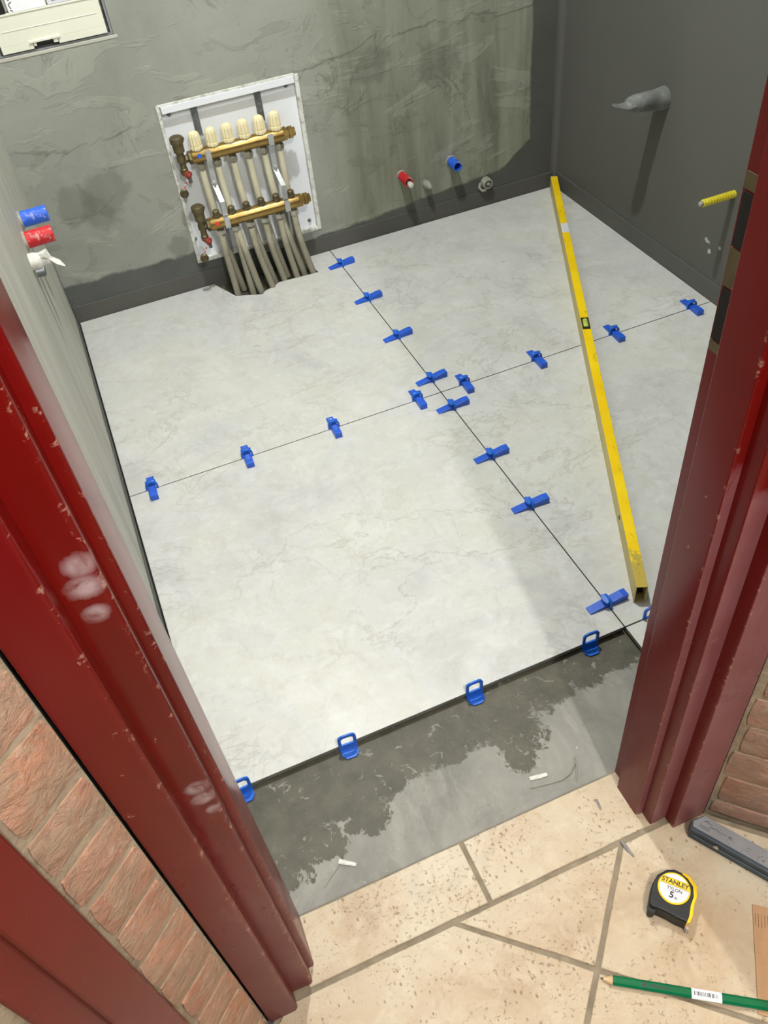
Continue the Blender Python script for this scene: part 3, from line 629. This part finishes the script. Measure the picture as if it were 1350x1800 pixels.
# ------------------------------------------------------------------ electric box in the back wall
eb = thing('electrical_cabinet', (-.60, YB, ez0), 'ivory plastic electrical cabinet let into the back wall, top left', 'cabinet')
G().box(ex0+.001, ex1-.001, YB+.03, YB+.045, ez0+.001, ez1-.001).build('back_panel', M['cement'], eb)
g = G(); g.box(ex1-.006, ex1-.0008, YB+.002, YB+.03, ez0+.001, ez1-.001); g.box(ex0+.0008, ex0+.005, YB+.002, YB+.03, ez0+.001, ez1-.001)
g.box(ex0+.005, ex1-.006, YB+.002, YB+.03, ez0+.0008, ez0+.004); g.build('inner_frame', M['grey_metal'], eb)
g = G()
lx0, lx1, lz0, lz1 = -.724, -.473, .718, .797
nx0, nx1 = -.650, -.590
g.box(lx0, lx1, YB-.002, YB+.010, .733, lz1)
g.box(lx0, nx0, YB-.002, YB+.010, lz0, .733); g.box(nx1, lx1, YB-.002, YB+.010, lz0, .733)
g.box(lx0+.012, nx1+.004, YB-.0032, YB-.001, .763, .7645); g.box(nx1+.012, lx1-.012, YB-.0032, YB-.001, .763, .7645)
g.box(lx0, lx1, YB-.004, YB+.010, lz1-.002, lz1+.002); g.box(nx0-.008, nx1+.006, YB-.006, YB-.001, .731, .736)
g.build('drop_lid', M['ivory'], eb, bevel=.0012)
for b in ((nx0+.001, nx0+.008, YB-.003, YB+.004, .723, .731), (nx1-.012, nx1-.001, YB-.003, YB+.006, .722, .731)): G().box(*b).build('latch', M['ivory'], eb, bevel=.001)
G().box(ex0+.006, ex1-.007, YB+.012, YB+.030, lz1+.003, ez1-.004).build('door_panel', M['ivory'], eb)
ps = thing('paper_sheet', (-.635, YB, .80), 'white paper slip with handwriting, standing on the ivory cabinet lid', 'paper')
rot = Matrix.Translation((-.635, YB-.004, .7995)) @ Matrix.Rotation(math.radians(-6), 4, 'X')
g = G().box(-.043, .043, .0, .0009, 0, .10, rot); g.build('sheet', M['paper'], ps)
g = G()
for k, (x, z, l_, a) in enumerate([(-.036, .004, .007, .4), (-.037, .012, .010, 1.2), (-.034, .019, .008, -.5), (-.037, .027, .009, .9), (-.035, .035, .008, -.2), (-.037, .045, .010, 1.1), (-.035, .056, .009, .2), (-.037, .066, .01, .8)]):
    g.box(-l_/2, l_/2, -.0006, .0001, -.0009, .0009, rot @ Matrix.Translation((x, 0, z)) @ Matrix.Rotation(a, 4, 'Y'))
for z in (.024, .046, .068): g.box(-.024, .038, -.0004, .0001, z, z+.0007, rot)
g.build('handwriting', M['ink'], ps)
fm = thing('printed_form', (-.53, YB, .80), 'printed form lying behind the lid edge, right of the handwritten slip', 'paper')
rot = Matrix.Translation((-.537, YB-.001, .8000)) @ Matrix.Rotation(math.radians(-5), 4, 'X')
G().box(-.051, .055, 0, .0008, 0, .10, rot).build('sheet', M['label_white'], fm)
g = G()
for z in (.006, .012, .018, .030, .036, .05, .06): g.box(-.040, .048, -.0004, .0001, z, z+.0012, rot)
for x in (-.040, -.010, .02, .048): g.box(x, x+.001, -.0004, .0001, .006, .06, rot)
g.build('printed_lines', M['ink'], fm)
bk = thing('breaker_block', (-.705, YB, .80), 'dark breaker block at the left end of the ivory cabinet', 'breaker')
G().box(-.728, -.685, YB-.003, YB+.0115, .7995, .87).build('body', M['rubber'], bk, bevel=.002)
G().box(-.722, -.692, YB-.008, YB-.003, .822, .842).build('toggle', M['grey_metal'], bk, bevel=.001)

# ------------------------------------------------------------------ pipe stubs
def stub_h(name, base, d, L, r, mat, label, open_=True, tape=None, cat='pipe', group=None, collar=None):
    d = Vector(d).normalized(); base = Vector(base); o = thing(name, base, label, cat, group)
    if open_:
        g = G(); e = base+d*L
        g.lathe(base-d*.006, d, [(r, 0), (r, .006), (r*1.0, L), (r*.98, L+.006), (r*.76, L+.006), (r*.74, L-.03), (.001, L-.031)], 18)
        g.build('sleeve', mat, o, smooth=True)
    else:
        g = G().lathe(base-d*.006, d, [(r, 0), (r, .006), (r*1.02, L*.45), (r*.8, L*.72), (r*.5, L), (r*.2, L+.003)], 14); g.build('plug', mat, o, smooth=True)
    if collar: G().lathe(base-d*.004, d, [(r*1.2, 0), (r*1.2, .004), (r*1.1, .008), (r*1.01, .0095)], 14).build('plaster_collar', collar, o, smooth=True)
    return o
r1 = stub_h('pipe_stub', (.264, YB, .173), (0, -1, -.02), .056, .0145, M['pipe_red'], 'red open pipe sleeve sticking out low on the back wall', collar=M['cement'], group='sleeves low on the back wall')
G().lathe((.268, YB-.040, .1655), (0, -1, -.05), [(.0085, 0), (.0085, .024), (.005, .027)], 10).build('inner_pipe', M['white_tape'], r1, smooth=True)
stub_h('pipe_stub', (.431, YB, .1765), (0, -1, 0), .052, .0150, M['pipe_blue'], 'blue open pipe sleeve on the back wall, right of the red one', collar=M['cement'], group='sleeves low on the back wall')
stub_h('wall_plug', (.342, YB, .1275), (0, -1, 0), .044, .0118, M['cement'], 'pale tapered plug between the red and blue sleeves', open_=False, cat='plug')
o = thing('pipe_fitting', (.551, YB, .078), 'cement-smeared round pipe fitting by the dark foot of the back wall', 'fitting')
G().lathe((.551, YB+.004, .078), (0, -1, 0), [(.017, 0), (.018, .008), (.0165, .026), (.0125, .027), (.0115, .018), (.006, .018), (.0055, .028), (.003, .029)], 16).build('body', M['cement'], o, smooth=True)
G().tube([(.545, YB-.018, .060), (.533, YB-.014, .058), (.527, YB-.006, .066), (.533, YB+.002, .078)], .0045, 8).build('wire_loop', M['cement'], o, smooth=True)
ol = stub_h('pipe_stub', (XL, .300, .551), (1, .0, .02), .058, .0165, M['pipe_blue'], 'dusty blue sleeve on the left wall above the red one', open_=True, collar=M['cement'], group='sleeves on the left wall')
stub_h('pipe_stub', (XL, .198, .551), (1, .0, .03), .058, .0165, M['pipe_red'], 'dusty red sleeve on the left wall below the blue one', open_=True, collar=M['cement'], group='sleeves on the left wall')
o = thing('pipe_fitting', (XL, .125, .538), 'pipe end wrapped in torn white tape under the red sleeve', 'fitting')
G().lathe((XL-.004, .128, .538), (1, 0, -.1), [(.017, 0), (.018, .012), (.016, .024), (.011, .027), (.010, .04), (.004, .043)], 14).build('fitting_body', M['white_tape'], o, smooth=True)
G().lathe((XL+.004, .120, .520), (1, 0, -.1), [(.011, 0), (.011, .016), (.006, .018)], 10).build('grey_plug', M['rail'], o, smooth=True)
G().tube([(XL+.022, .128, .545), (XL+.032, .126, .548), (XL+.038, .124, .538), (XL+.050, .118, .528), (XL+.060, .112, .520)], [.008, .012, .006, .009, .002], 8, flat=[(1, 1), (1.1, .8), (1, .6), (1.1, .5), (1, .4)]).build('torn_tape', M['white_tape'], o, smooth=True)
o = thing('drain_pipe', (XR, .318, .432), 'drain pipe wrapped in silvery grey tape, jutting from the right wall', 'pipe')
G().tube([(XR+.004, .318, .432), (.800, .318, .432), (.788, .318, .432), (.775, .318, .433), (.748, .316, .436), (.715, .314, .439), (.695, .313, .441)], [.029, .0285, .0265, .0255, .0235, .022, .016], 20).build('wrapped_pipe', M['wrap'], o, smooth=True)
G().tube([(.712, .313, .439), (.695, .312, .438), (.680, .310, .440), (.662, .308, .446), (.648, .306, .451)], [.018, .017, .017, .016, .009], 14, flat=[(1.05, .9), (1.2, .5), (1.35, .24), (1.3, .16), (1, .2)]).build('pinched_end', M['wrap'], o, smooth=True)
g = G()
for k in range(4): g.lathe((XR-.012-.006*k, .318, .432), (-1, 0, 0), [(.0262, -.001), (.0275-.0004*k, .001), (.0262, .003)], 20)
g.build('tape_ridge', M['wrap'], o, smooth=True)
o = thing('conduit', (XR, .002, .300), 'thin yellow corrugated conduit end sticking out of the right wall', 'conduit')
prof = []; L = .098; nr = 12
for k in range(nr): prof += [(.0062, L*k/nr), (.0094, L*(k+.25)/nr), (.0094, L*(k+.5)/nr), (.0062, L*(k+.75)/nr)]
G().lathe((XR+.003, .002, .300), (-1, 0, 0), prof, 14).build('corrugated_tube', M['yellow_conduit'], o)
G().lathe((XR-.085, .002, .300), (-1, 0, 0), [(.0062, 0), (.0066, .014), (.004, .0165)], 12).build('taped_tip', M['cement'], o, smooth=True)

# ------------------------------------------------------------------ levelling wedges and clips
def make_leveler():
    t = thing('tile_leveler', (0, 0, 0))
    # wedge along local x: thin end -x, thick end +x
    g = G(); hw = .0088; L = .0415; nR = 24
    pr_ = [(-L, .0004), (L, .0004), (L, .0148), (L-.012, .0150), (-L, .0026)]
    T = Matrix(((1, 0, 0, 0), (0, 0, 1, 0), (0, 1, 0, 0), (0, 0, 0, 1)))
    g.prism(pr_, -hw, hw, T=T)
    # thin grip ribs across the ramp and a shallow rail along it
    for k in range(nR):
        x = -L+.005+k*(2*L-.020)/nR; z = .0026+(.0124)*(x+L)/(2*L-.012)
        g.box(x, x+.0011, -hw+.0035, hw-.0035, z-.001, z+.00045)
    wg = g.build('wedge', M['blue'], t, local=True, bevel=.0007)
    # clip: arch standing over the wedge, base under the tile joint
    g = G(); wy = .0145; hz = .0215; n_ = 16; th = .0042; dx = .0026
    outer = [(-wy, -.004), (-wy, .008)]+[(-wy*math.cos(PI*k/n_), .008+(hz-.008)*math.sin(PI*k/n_)**.7) for k in range(1, n_)]+[(wy, .008), (wy, -.004)]
    inner = [(y*(wy-th)/wy, (-.004 if z < 0 else .008+(z-.008)*(hz-.008-.0042)/(hz-.008))) for y, z in outer]
    m_ = len(outer); vs = []
    for x in (-dx, dx):
        vs += [(x, y, z) for y, z in outer]+[(x, y, z) for y, z in inner]
    fs = []
    for i in range(m_-1):
        a, b = i, i+1; o2 = 2*m_
        fs += [(a, b, m_+b, m_+a), (o2+a, o2+m_+a, o2+m_+b, o2+b), (a, o2+a, o2+b, b), (m_+a, m_+b, o2+m_+b, o2+m_+a)]
    fs += [(0, m_, 3*m_, 2*m_), (m_-1, 3*m_-1, 4*m_-1, 2*m_-1)]
    g.add(vs, fs)
    # rounded cap plate, leaning along the wedge
    cp = [(.0055*math.cos(2*PI*k/14), .0125*math.sin(2*PI*k/14)) for k in range(14)]
    g.prism(cp, .0172, .0212, .001, T=Matrix.Translation((-.0012, 0, 0)) @ Matrix.Rotation(math.radians(-16), 4, 'Y'))
    g.build('clip', M['blue_clip'], t, local=True, smooth=True)
    return t
lv = make_leveler()
specs = [(0, .717, 0, 'blue levelling wedge on the long joint nearest the back wall'),
         (0, .493, 0, 'blue levelling wedge on the long joint, second from the back wall'),
         (0, .2755, 0, 'blue levelling wedge on the long joint, third from the back wall'),
         (0, .0565, 0, 'blue levelling wedge on the long joint just behind the tile crossing'),
         (0, -.069, 0, 'blue levelling wedge on the long joint just in front of the tile crossing'),
         (0, -.2715, 0, 'blue levelling wedge on the long joint between crossing and level end, the farther one'),
         (0, -.450, 0, 'blue levelling wedge on the long joint, next to last before the bare screed'),
         (0, -.7455, 0, 'largest blue levelling wedge, beside the open end of the yellow level'),
         (.742, 0, 1, 'blue levelling wedge on the cross joint nearest the dark right wall'),
         (.501, 0, 1, 'blue levelling wedge on the cross joint just right of the yellow level'),
         (.2715, 0, 1, 'blue levelling wedge on the cross joint just left of the yellow level'),
         (.0655, 0, 1, 'blue levelling wedge on the cross joint close to the right of the crossing'),
         (-.064, 0, 1, 'blue levelling wedge on the cross joint close to the left of the crossing'),
         (-.287, 0, 1, 'blue levelling wedge with pale specks on the cross joint, second left of the crossing'),
         (-.508, 0, 1, 'blue levelling wedge on the cross joint, second from the left wall'),
         (-.7395, 0, 1, 'blue levelling wedge on the cross joint nearest the left wall')]
for k, (x, y, r, lab) in enumerate(specs):
    o = lv if k == 0 else copy_tree(lv)
    o.location = (x, y, .0002); o.rotation_euler = (0, 0, (-PI/2 if r else 0)+random.uniform(-.05, .05)); tag(o, lab, 'levelling wedge', 'levelling wedges on the tile joints')
    if k == 13:
        g = G()
        for sx_, sy_, sr_ in ((-.030, .002, .0026), (-.024, -.003, .0018), (-.033, -.004, .0014), (-.020, .004, .0013)):
            g.lathe((sx_, sy_, .0026+.0124*(sx_+.0415)/.071-.0002), (-.17, 0, 1), [(sr_, 0), (sr_*.8, .0006)], 9)
        sp_ = g.build('adhesive_speck', M['white_tape'], o, local=True); sp_['kind'] = 'stuff'
def make_clip():
    t = thing('leveling_clip', (0, 0, 0)); g = G(); hw = .0165; top = .032; n_ = 8; yt = .0015
    def arch(hw, top, z0, r):
        p = [(-hw, z0), (hw, z0)]
        p += [(hw-r+r*math.cos(PI/2*k/n_), top-r+r*math.sin(PI/2*k/n_)) for k in range(n_+1)]
        p += [(-hw+r-r*math.sin(PI/2*k/n_), top-r+r*math.cos(PI/2*k/n_)) for k in range(n_+1)]
        return p
    outer = arch(hw, top, -.0135, .010); inner = arch(hw-.0055, top-.0065, .004, .006); m_ = len(outer); vs = []
    for y in (-yt, yt): vs += [(x, y, z) for x, z in outer]+[(x, y, z) for x, z in inner]
    fs = []
    for i in range(m_):
        a, b = i, (i+1) % m_; o2 = 2*m_
        fs += [(a, b, m_+b, m_+a), (o2+a, o2+m_+a, o2+m_+b, o2+b), (a, o2+a, o2+b, b), (m_+a, m_+b, o2+m_+b, o2+m_+a)]
    g.add(vs, fs); g.build('window_plate', M['blue_clip'], t, local=True, smooth=True)
    g = G(); hb = .0155
    pol = [(-hb, .0), (hb, 0), (hb, -.011), (hb*.55, -.019), (-hb*.55, -.019), (-hb, -.011)]
    g.prism(pol[::-1], -.0155, -.0125); g.box(-hb*.8, hb*.8, -.0095, -.0070, -.013, -.0105)
    g.build('base_plate', M['blue_clip'], t, local=True, bevel=.0006); return t
cl = make_clip()
for k, (x, y, lab) in enumerate([(-.0755, -.8078, 'bare blue levelling clip on the front tile edge, in the shadow by the right jamb'),
                                 (-.3135, -.8078, 'bare blue levelling clip on the front tile edge, third from the left jamb'),
                                 (-.557, -.8078, 'bare blue levelling clip on the front tile edge, second from the left jamb'),
                                 (-.748, -.8078, 'bare blue levelling clip on the front tile edge, half behind the left door jamb'),
                                 (.055, -.8064, 'bare blue levelling clip half hidden behind the right door jamb')]):
    o = cl if k == 0 else copy_tree(cl)
    o.location = (x, y, -.0008 if k < 4 else -.0008); o.rotation_euler = (0, 0, random.uniform(-.06, .06) if k < 4 else 0); tag(o, lab, 'levelling clip', 'bare levelling clips on the front joint')

# ------------------------------------------------------------------ long yellow spirit level
pa = Vector((.0555, -.7700, 0)); pb = Vector((.7865, .7960, 0)); dv = pb-pa; Ll = dv.length
lvl = thing('spirit_level', pa, 'long scuffed yellow spirit level lying diagonally across the new tiles', 'spirit level', rotz=math.atan2(dv.y, dv.x))
g = G(); hw = .0108; H = .047; t = .0018
g.k = 0; g.box(0, Ll, -hw, hw, H-t, H); g.k = 1; g.box(0, Ll, hw-t, hw, .0003, H-t); g.box(0, Ll, -hw, -hw+t, .0003, H-t); g.box(0, Ll, -hw+t, hw-t, .0003, .0021)
g.build('box_profile', [M['yellow'], M['yellow_side']], lvl, local=True, bevel=.0008)
G().box(.022, .026, -hw+t+.0001, hw-t-.0001, .0023, H-t-.0002).build('dark_inner_plug', M['dark'], lvl, local=True)  # dark plug that paints the shade inside the open profile
G().box(Ll-.002, Ll+.003, -hw, hw, .0005, H).build('end_cap', M['cement'], lvl, local=True, bevel=.001)
vx = .872
g = G(); g.box(vx-.026, vx+.026, -hw*.92, hw*.92, H-.0015, H+.0012); g.build('vial_frame', M['rubber'], lvl, local=True, bevel=.0006)
G().tube([(vx-.017, 0, H-.0005), (vx-.014, 0, H-.0005), (vx+.014, 0, H-.0005), (vx+.017, 0, H-.0005)], [.004, .0068, .0068, .004], 12).build('vial', M['vial'], lvl, local=True, smooth=True)
g = G()
for x in (vx-.005, vx+.005): g.lathe((x-.0005, 0, H-.0005), (1, 0, 0), [(.0071, 0), (.0071, .001)], 12)
g.build('vial_mark', M['ink'], lvl, local=True)
G().box(Ll-.375, Ll-.318, -hw*.96, hw*.96, H-.0002, H+.0003).build('worn_sticker', M['label_white'], lvl, local=True)
G().lathe((.200, hw-.0004, .026), (0, 1, 0), [(.0055, 0), (.0055, .0007)], 14).build('painted_hole', M['dark'], lvl, local=True)  # dark disc on the side, painted in for a shaded hole

# ------------------------------------------------------------------ tape measure
tc = Vector((-.2116, -1.2424, 0)); ta = math.atan2(-.025, .0228)
tm = thing('tape_measure', tc, 'black and yellow pocket tape measure with round label on the hall tiles', 'tape measure', rotz=ta)
out = [(-.2357, -1.2231), (-.2209, -1.2151), (-.2041, -1.2142), (-.1936, -1.219), (-.1851, -1.2302), (-.1815, -1.2397), (-.1815, -1.2526), (-.1897, -1.2646), (-.2002, -1.272), (-.2108, -1.2832), (-.2200, -1.2895), (-.2235, -1.2883), (-.2321, -1.2786), (-.2407, -1.2658), (-.2506, -1.2543), (-.2552, -1.2513), (-.2562, -1.2442), (-.2472, -1.235)]
Ri = Matrix.Rotation(-ta, 2)
loc = [tuple(Ri @ (Vector(p)-tc.xy)) for p in out][::-1]
G().prism(inset(loc, .0008), .0004, .030).build('case', M['rubber'], tm, local=True, bevel=.0045, bseg=3)
# yellow side band along the right-hand edge
e = [tuple(Ri @ (Vector(p)-tc.xy)) for p in out[4:11]]
ei = [tuple(Ri @ (Vector(p)+Vector((-.0042, .0010))-tc.xy)) for p in out[4:11]]; eo = [tuple(Ri @ (Vector(p)+Vector((.0012, -.0004))-tc.xy)) for p in out[4:11]]
G().prism((eo+ei[::-1])[::-1], .003, .0308).build('yellow_band', M['yellow_plain'], tm, local=True, bevel=.0012)
def disc(r, n=40, cy=0): return [(r*math.cos(2*PI*k/n), r*math.sin(2*PI*k/n)) for k in range(n)]
G().prism(disc(.0228), .029, .0312, .0006).build('label_ring', M['yellow_plain'], tm, local=True)
face = G().prism(disc(.0206), .031, .0315).build('label_face', M['label_white'], tm, local=True)
def band_poly(r, y0, y1, n=14):
    a0, a1 = math.asin(y0/r), math.asin(y1/r); p = [(r*math.cos(a0+(a1-a0)*k/n), r*math.sin(a0+(a1-a0)*k/n)) for k in range(n+1)]
    return p+[(-x, y) for x, y in p[::-1]]
G().prism(band_poly(.0205, .0030, .0130), .0314, .0317).build('name_band', M['yellow_plain'], face, local=True)
G().prism(band_poly(.0205, .0028, .0032), .0314, .0318).build('name_line', M['ink'], face, local=True); G().prism(band_poly(.0205, .0128, .0132), .0314, .0318).build('name_line', M['ink'], face, local=True)
text_mesh('STANLEY', .0092, M['ink'], 'lettering', face, Matrix.Translation((0, .0079, .0319)), .00022)
text_mesh('TYLON', .0066, M['ink'], 'lettering', face, Matrix.Translation((.001, -.0022, .0318)), .00005)
text_mesh('5', .0125, M['ink'], 'lettering', face, Matrix.Translation((-.0015, -.0108, .0318)), .00035)
text_mesh('m', .0046, M['ink'], 'lettering', face, Matrix.Translation((.0050, -.0130, .0318)), .0001)
hk = [tuple(Ri @ (Vector(p)-tc.xy)) for p in ((-.2205, -1.2905), (-.2235, -1.2885), (-.2245, -1.2925), (-.2215, -1.2940))]
G().prism(hk, .0006, .017).build('end_hook', M['steel'], tm, local=True)
p = Ri @ (Vector((-.1805, -1.2440))-tc.xy); G().prism([(p.x-.003, p.y-.004), (p.x+.0035, p.y-.003), (p.x+.0035, p.y+.003), (p.x-.003, p.y+.004)], .009, .021).build('lock_button', M['rubber'], tm, local=True, bevel=.001)
p = Ri @ (Vector((-.2560, -1.2490))-tc.xy); G().lathe((p.x+.003, p.y, .004), (0, 0, 1), [(.0055, 0), (.0055, .020)], 12).build('strap_lug', M['rubber'], tm, local=True, smooth=True)

# ------------------------------------------------------------------ carpenter pencil, straightedge, cardboard, scraps
p0 = Vector((-.3652, -1.2951, 0)); p1 = Vector((-.2318, -1.3810, 0)); dv = (p1-p0).normalized()
zc = .0056
pen = thing('carpenter_pencil', p0, 'green carpenter pencil with a barcode sticker, lying across the cardboard edge', 'pencil', rotz=math.atan2(dv.y, dv.x))
hw = .0064; hh = .0036
def octa(f): return [(-hw*f, -hh*.4*f), (-hw*.55*f, -hh*f), (hw*.55*f, -hh*f), (hw*f, -hh*.4*f), (hw*f, hh*.4*f), (hw*.55*f, hh*f), (-hw*.55*f, hh*f), (-hw*f, hh*.4*f)]
def loft(st):
    g = G(); vs = []
    for x, f in st: vs += [(x, y, zc+z) for y, z in octa(f)]
    fs = []
    for i in range(len(st)-1):
        for k in range(8): m2 = (k+1) % 8; fs.append((i*8+k, i*8+m2, i*8+8+m2, i*8+8+k))
    fs += [tuple(range(8))[::-1], tuple((len(st)-1)*8+k for k in range(8))]; g.add(vs, fs); return g
loft([(.0165, .96), (.019, 1.0), (.250, 1.0)]).build('pencil_body', M['green'], pen, local=True)
loft([(.004, .30), (.0168, .955)]).build('sharpened_wood', M['wood'], pen, local=True); loft([(0, .06), (.0042, .31)]).build('lead', M['graphite'], pen, local=True)
st = loft([(.120, 1.025), (.159, 1.025)]).build('barcode_sticker', M['paper'], pen, local=True)
g = G(); x = .123; zt = zc+hh*1.025
for k in range(22):
    wd = random.choice((.0005, .0008, .0012)); g.box(x, x+wd, -hw*.40, hw*.42, zt-.0001, zt+.00012); x += wd+random.choice((.0004, .0007, .0011))
    if x > .154: break
g.build('barcode', M['ink'], st, local=True)
g = G(); x = .058; g.box(.055, .0605, -.003, .003, zc+hh-.0001, zc+hh+.00012)
for k in range(8): g.box(.064+k*.0035, .0662+k*.0035, -.0016, .0018, zc+hh-.0001, zc+hh+.00012)
g.build('stamped_marks', M['ink'], pen, local=True)
sp = Vector((-.1378, -1.1750, 0)); sa = math.atan2(-.855, .518)
se = thing('metal_straightedge', sp, 'grey metal straightedge with dark blue edge, lying at the foot of the right brick wall', 'straightedge', rotz=sa)
Ls = .42
g = G(); g.prism([(.004, -.001), (Ls, -.001), (Ls, .0295), (.013, .0295), (.0, .012)], .0003, .0285); g.build('edge_rail', M['slate_metal'], se, local=True, bevel=.0012)
g = G().box(.010, Ls-.004, -.0032, -.0008, .0085, .0165); g.build('groove_lip', M['slate_metal'], se, local=True, bevel=.0008)
tp = G().prism([(.006, .004), (Ls, .004), (Ls, .029), (.0145, .029), (.003, .0125)], .0284, .0300, .0004).build('grey_plate', M['grey_metal'], se, local=True)
G().lathe((.0455, -.0028, .0205), (0, -1, 0), [(.0042, 0), (.0042, .0012), (.002, .002)], 12).build('rivet', M['chrome'], se, local=True, smooth=True)
g = G()
rr = random.Random(3)
for (x, y, l_, wd, a) in [(.020, .0215, .006, .0014, .35), (.026, .0205, .007, .0008, -.2), (.031, .0165, .009, .0009, .2), (.039, .0170, .006, .0006, -.3), (.046, .0165, .013, .0006, .05), (.058, .0170, .006, .0012, -.1)]:
    g.box(-l_/2, l_/2, -wd/2, wd/2, -.00005, .00015, Matrix.Translation((x, y, .03)) @ Matrix.Rotation(a, 4, 'Z'))
for k in range(4): g.box(.013, .030-.002*(k % 2), .0080+k*.0016, .0084+k*.0016, .02995, .03012)
for q in range(14):
    bx = .055+q*.023
    for k in range(9): px_, py_ = bx+rr.uniform(0, .010), rr.uniform(.007, .018); g.box(px_, px_+rr.uniform(.0005, .0025), py_, py_+.0006, .02995, .03012)
    g.box(bx, bx+.0004, .006, .014, .02995, .03012)
g.build('printed_marks', M['ink'], tp, local=True)
cb = thing('cardboard_sheet', (-.114, -1.299, 0), 'brown corrugated cardboard piece at the right edge, under the pencil end', 'cardboard', rotz=math.atan2(-1.4124+1.2988, -.2013+.1137))
# local x runs along the visible left edge, local +y to the right of it
g = G(); g.prism([(0, 0), (.1435, .004), (.150, .22), (.004, .22)], .0003, .0019, .0003); g.build('liner', M['card'], cb, local=True)
g = G()
for k in range(24): y = .003+k*.0042; g.box(.012, .0295+.002*math.sin(k), y, y+.0009, .0017, .0021)
g.build('flute_ridge', M['card_dark'], cb, local=True)
for x in (.045, .064, .078): G().box(x, x+.0016, .002, .21, .0017, .00225).build('crease', M['card'], cb, local=True, bevel=.0004)
def scrap(name, pts, r, mat, label, cat, flat=(1, .5), z=None, group=None):
    g = G().tube(pts, r, 6, flat=[flat]*len(pts)); c_ = Vector(pts[len(pts)//2]); o = g.build(name, mat)
    for v in o.data.vertices: v.co -= c_
    o.location = c_; return tag(o, label, cat, group)
zz = ZS+.0012
scrap('plastic_strip', [(-.641, -.9835, zz+.001), (-.632, -.990, zz+.001), (-.618, -1.0, zz+.001)], [.0042, .0038, .0028], M['white_tape'], 'small white plastic strip on the screed near the left jamb', 'plastic scrap', (1, .4))
scrap('plastic_strip', [(-.303, -.989, zz+.001), (-.288, -.9915, zz+.001), (-.273, -.994, zz+.001)], [.0034, .0038, .0032], M['white_tape'], 'small white plastic strip on the screed near the right jamb', 'plastic scrap', (1, .4))
scrap('twig', [(-.31, -1.003, zz+.0003), (-.285, -1.008, zz+.0006), (-.255, -1.013, zz+.0003), (-.236, -1.008, zz+.0008), (-.221, -.996, zz+.0006), (-.216, -.985, zz+.0003)], [.001, .0014, .0016, .0014, .0012, .0008], M['twig'], 'thin curved fibre on the screed beside the white strip, by the right jamb', 'twig', (1, 1))
scrap('twig', [(-.2165, -.990, zz+.0032), (-.224, -1.006, zz+.003), (-.236, -1.026, zz+.0004)], [.001, .0013, .0008], M['twig'], 'short straight fibre crossing the tip of the curved one', 'twig', (1, 1))
scrap('twig', [(-.676, -1.012, zz), (-.655, -.998, zz+.0004), (-.637, -.987, zz)], [.0006, .0008, .0006], M['twig'], 'hair-thin fibre on the screed under the left white strip', 'twig', (1, 1))
scrap('splinter', [(-.2306, -1.1445, .0018), (-.2300, -1.158, .0018), (-.2270, -1.172, .0012)], [.0030, .0030, .0012], M['splinter'], 'grey splinter lying over the grout joint below the right jamb', 'splinter', (1, .5))
scrap('splinter', [(-.2289, -1.0705, .0016), (-.2305, -1.080, .0016), (-.2318, -1.0885, .0012)], [.0014, .0022, .0014], M['splinter'], 'short grey splinter on the threshold tile by the right jamb', 'splinter', (1, .5))
def cross(x, y, lab, a=0):
    g = G(); g.box(-.008, .008, -.0006, .0006, 0, .0012); g.box(-.0007, .0007, -.0075, .0075, 0, .0012)
    o = g.build('tile_spacer', M['white_tape']); o.location = (x, y, .0003); o.rotation_euler = (0, 0, a); tag(o, lab, 'spacer', 'thin white tile spacers')
cross(-.7175, 0, 'thin white cross spacer in the joint beside the leftmost wedge', .1); cross(-.004, .775, 'thin white cross spacer in the joint behind the rearmost wedge', .05)
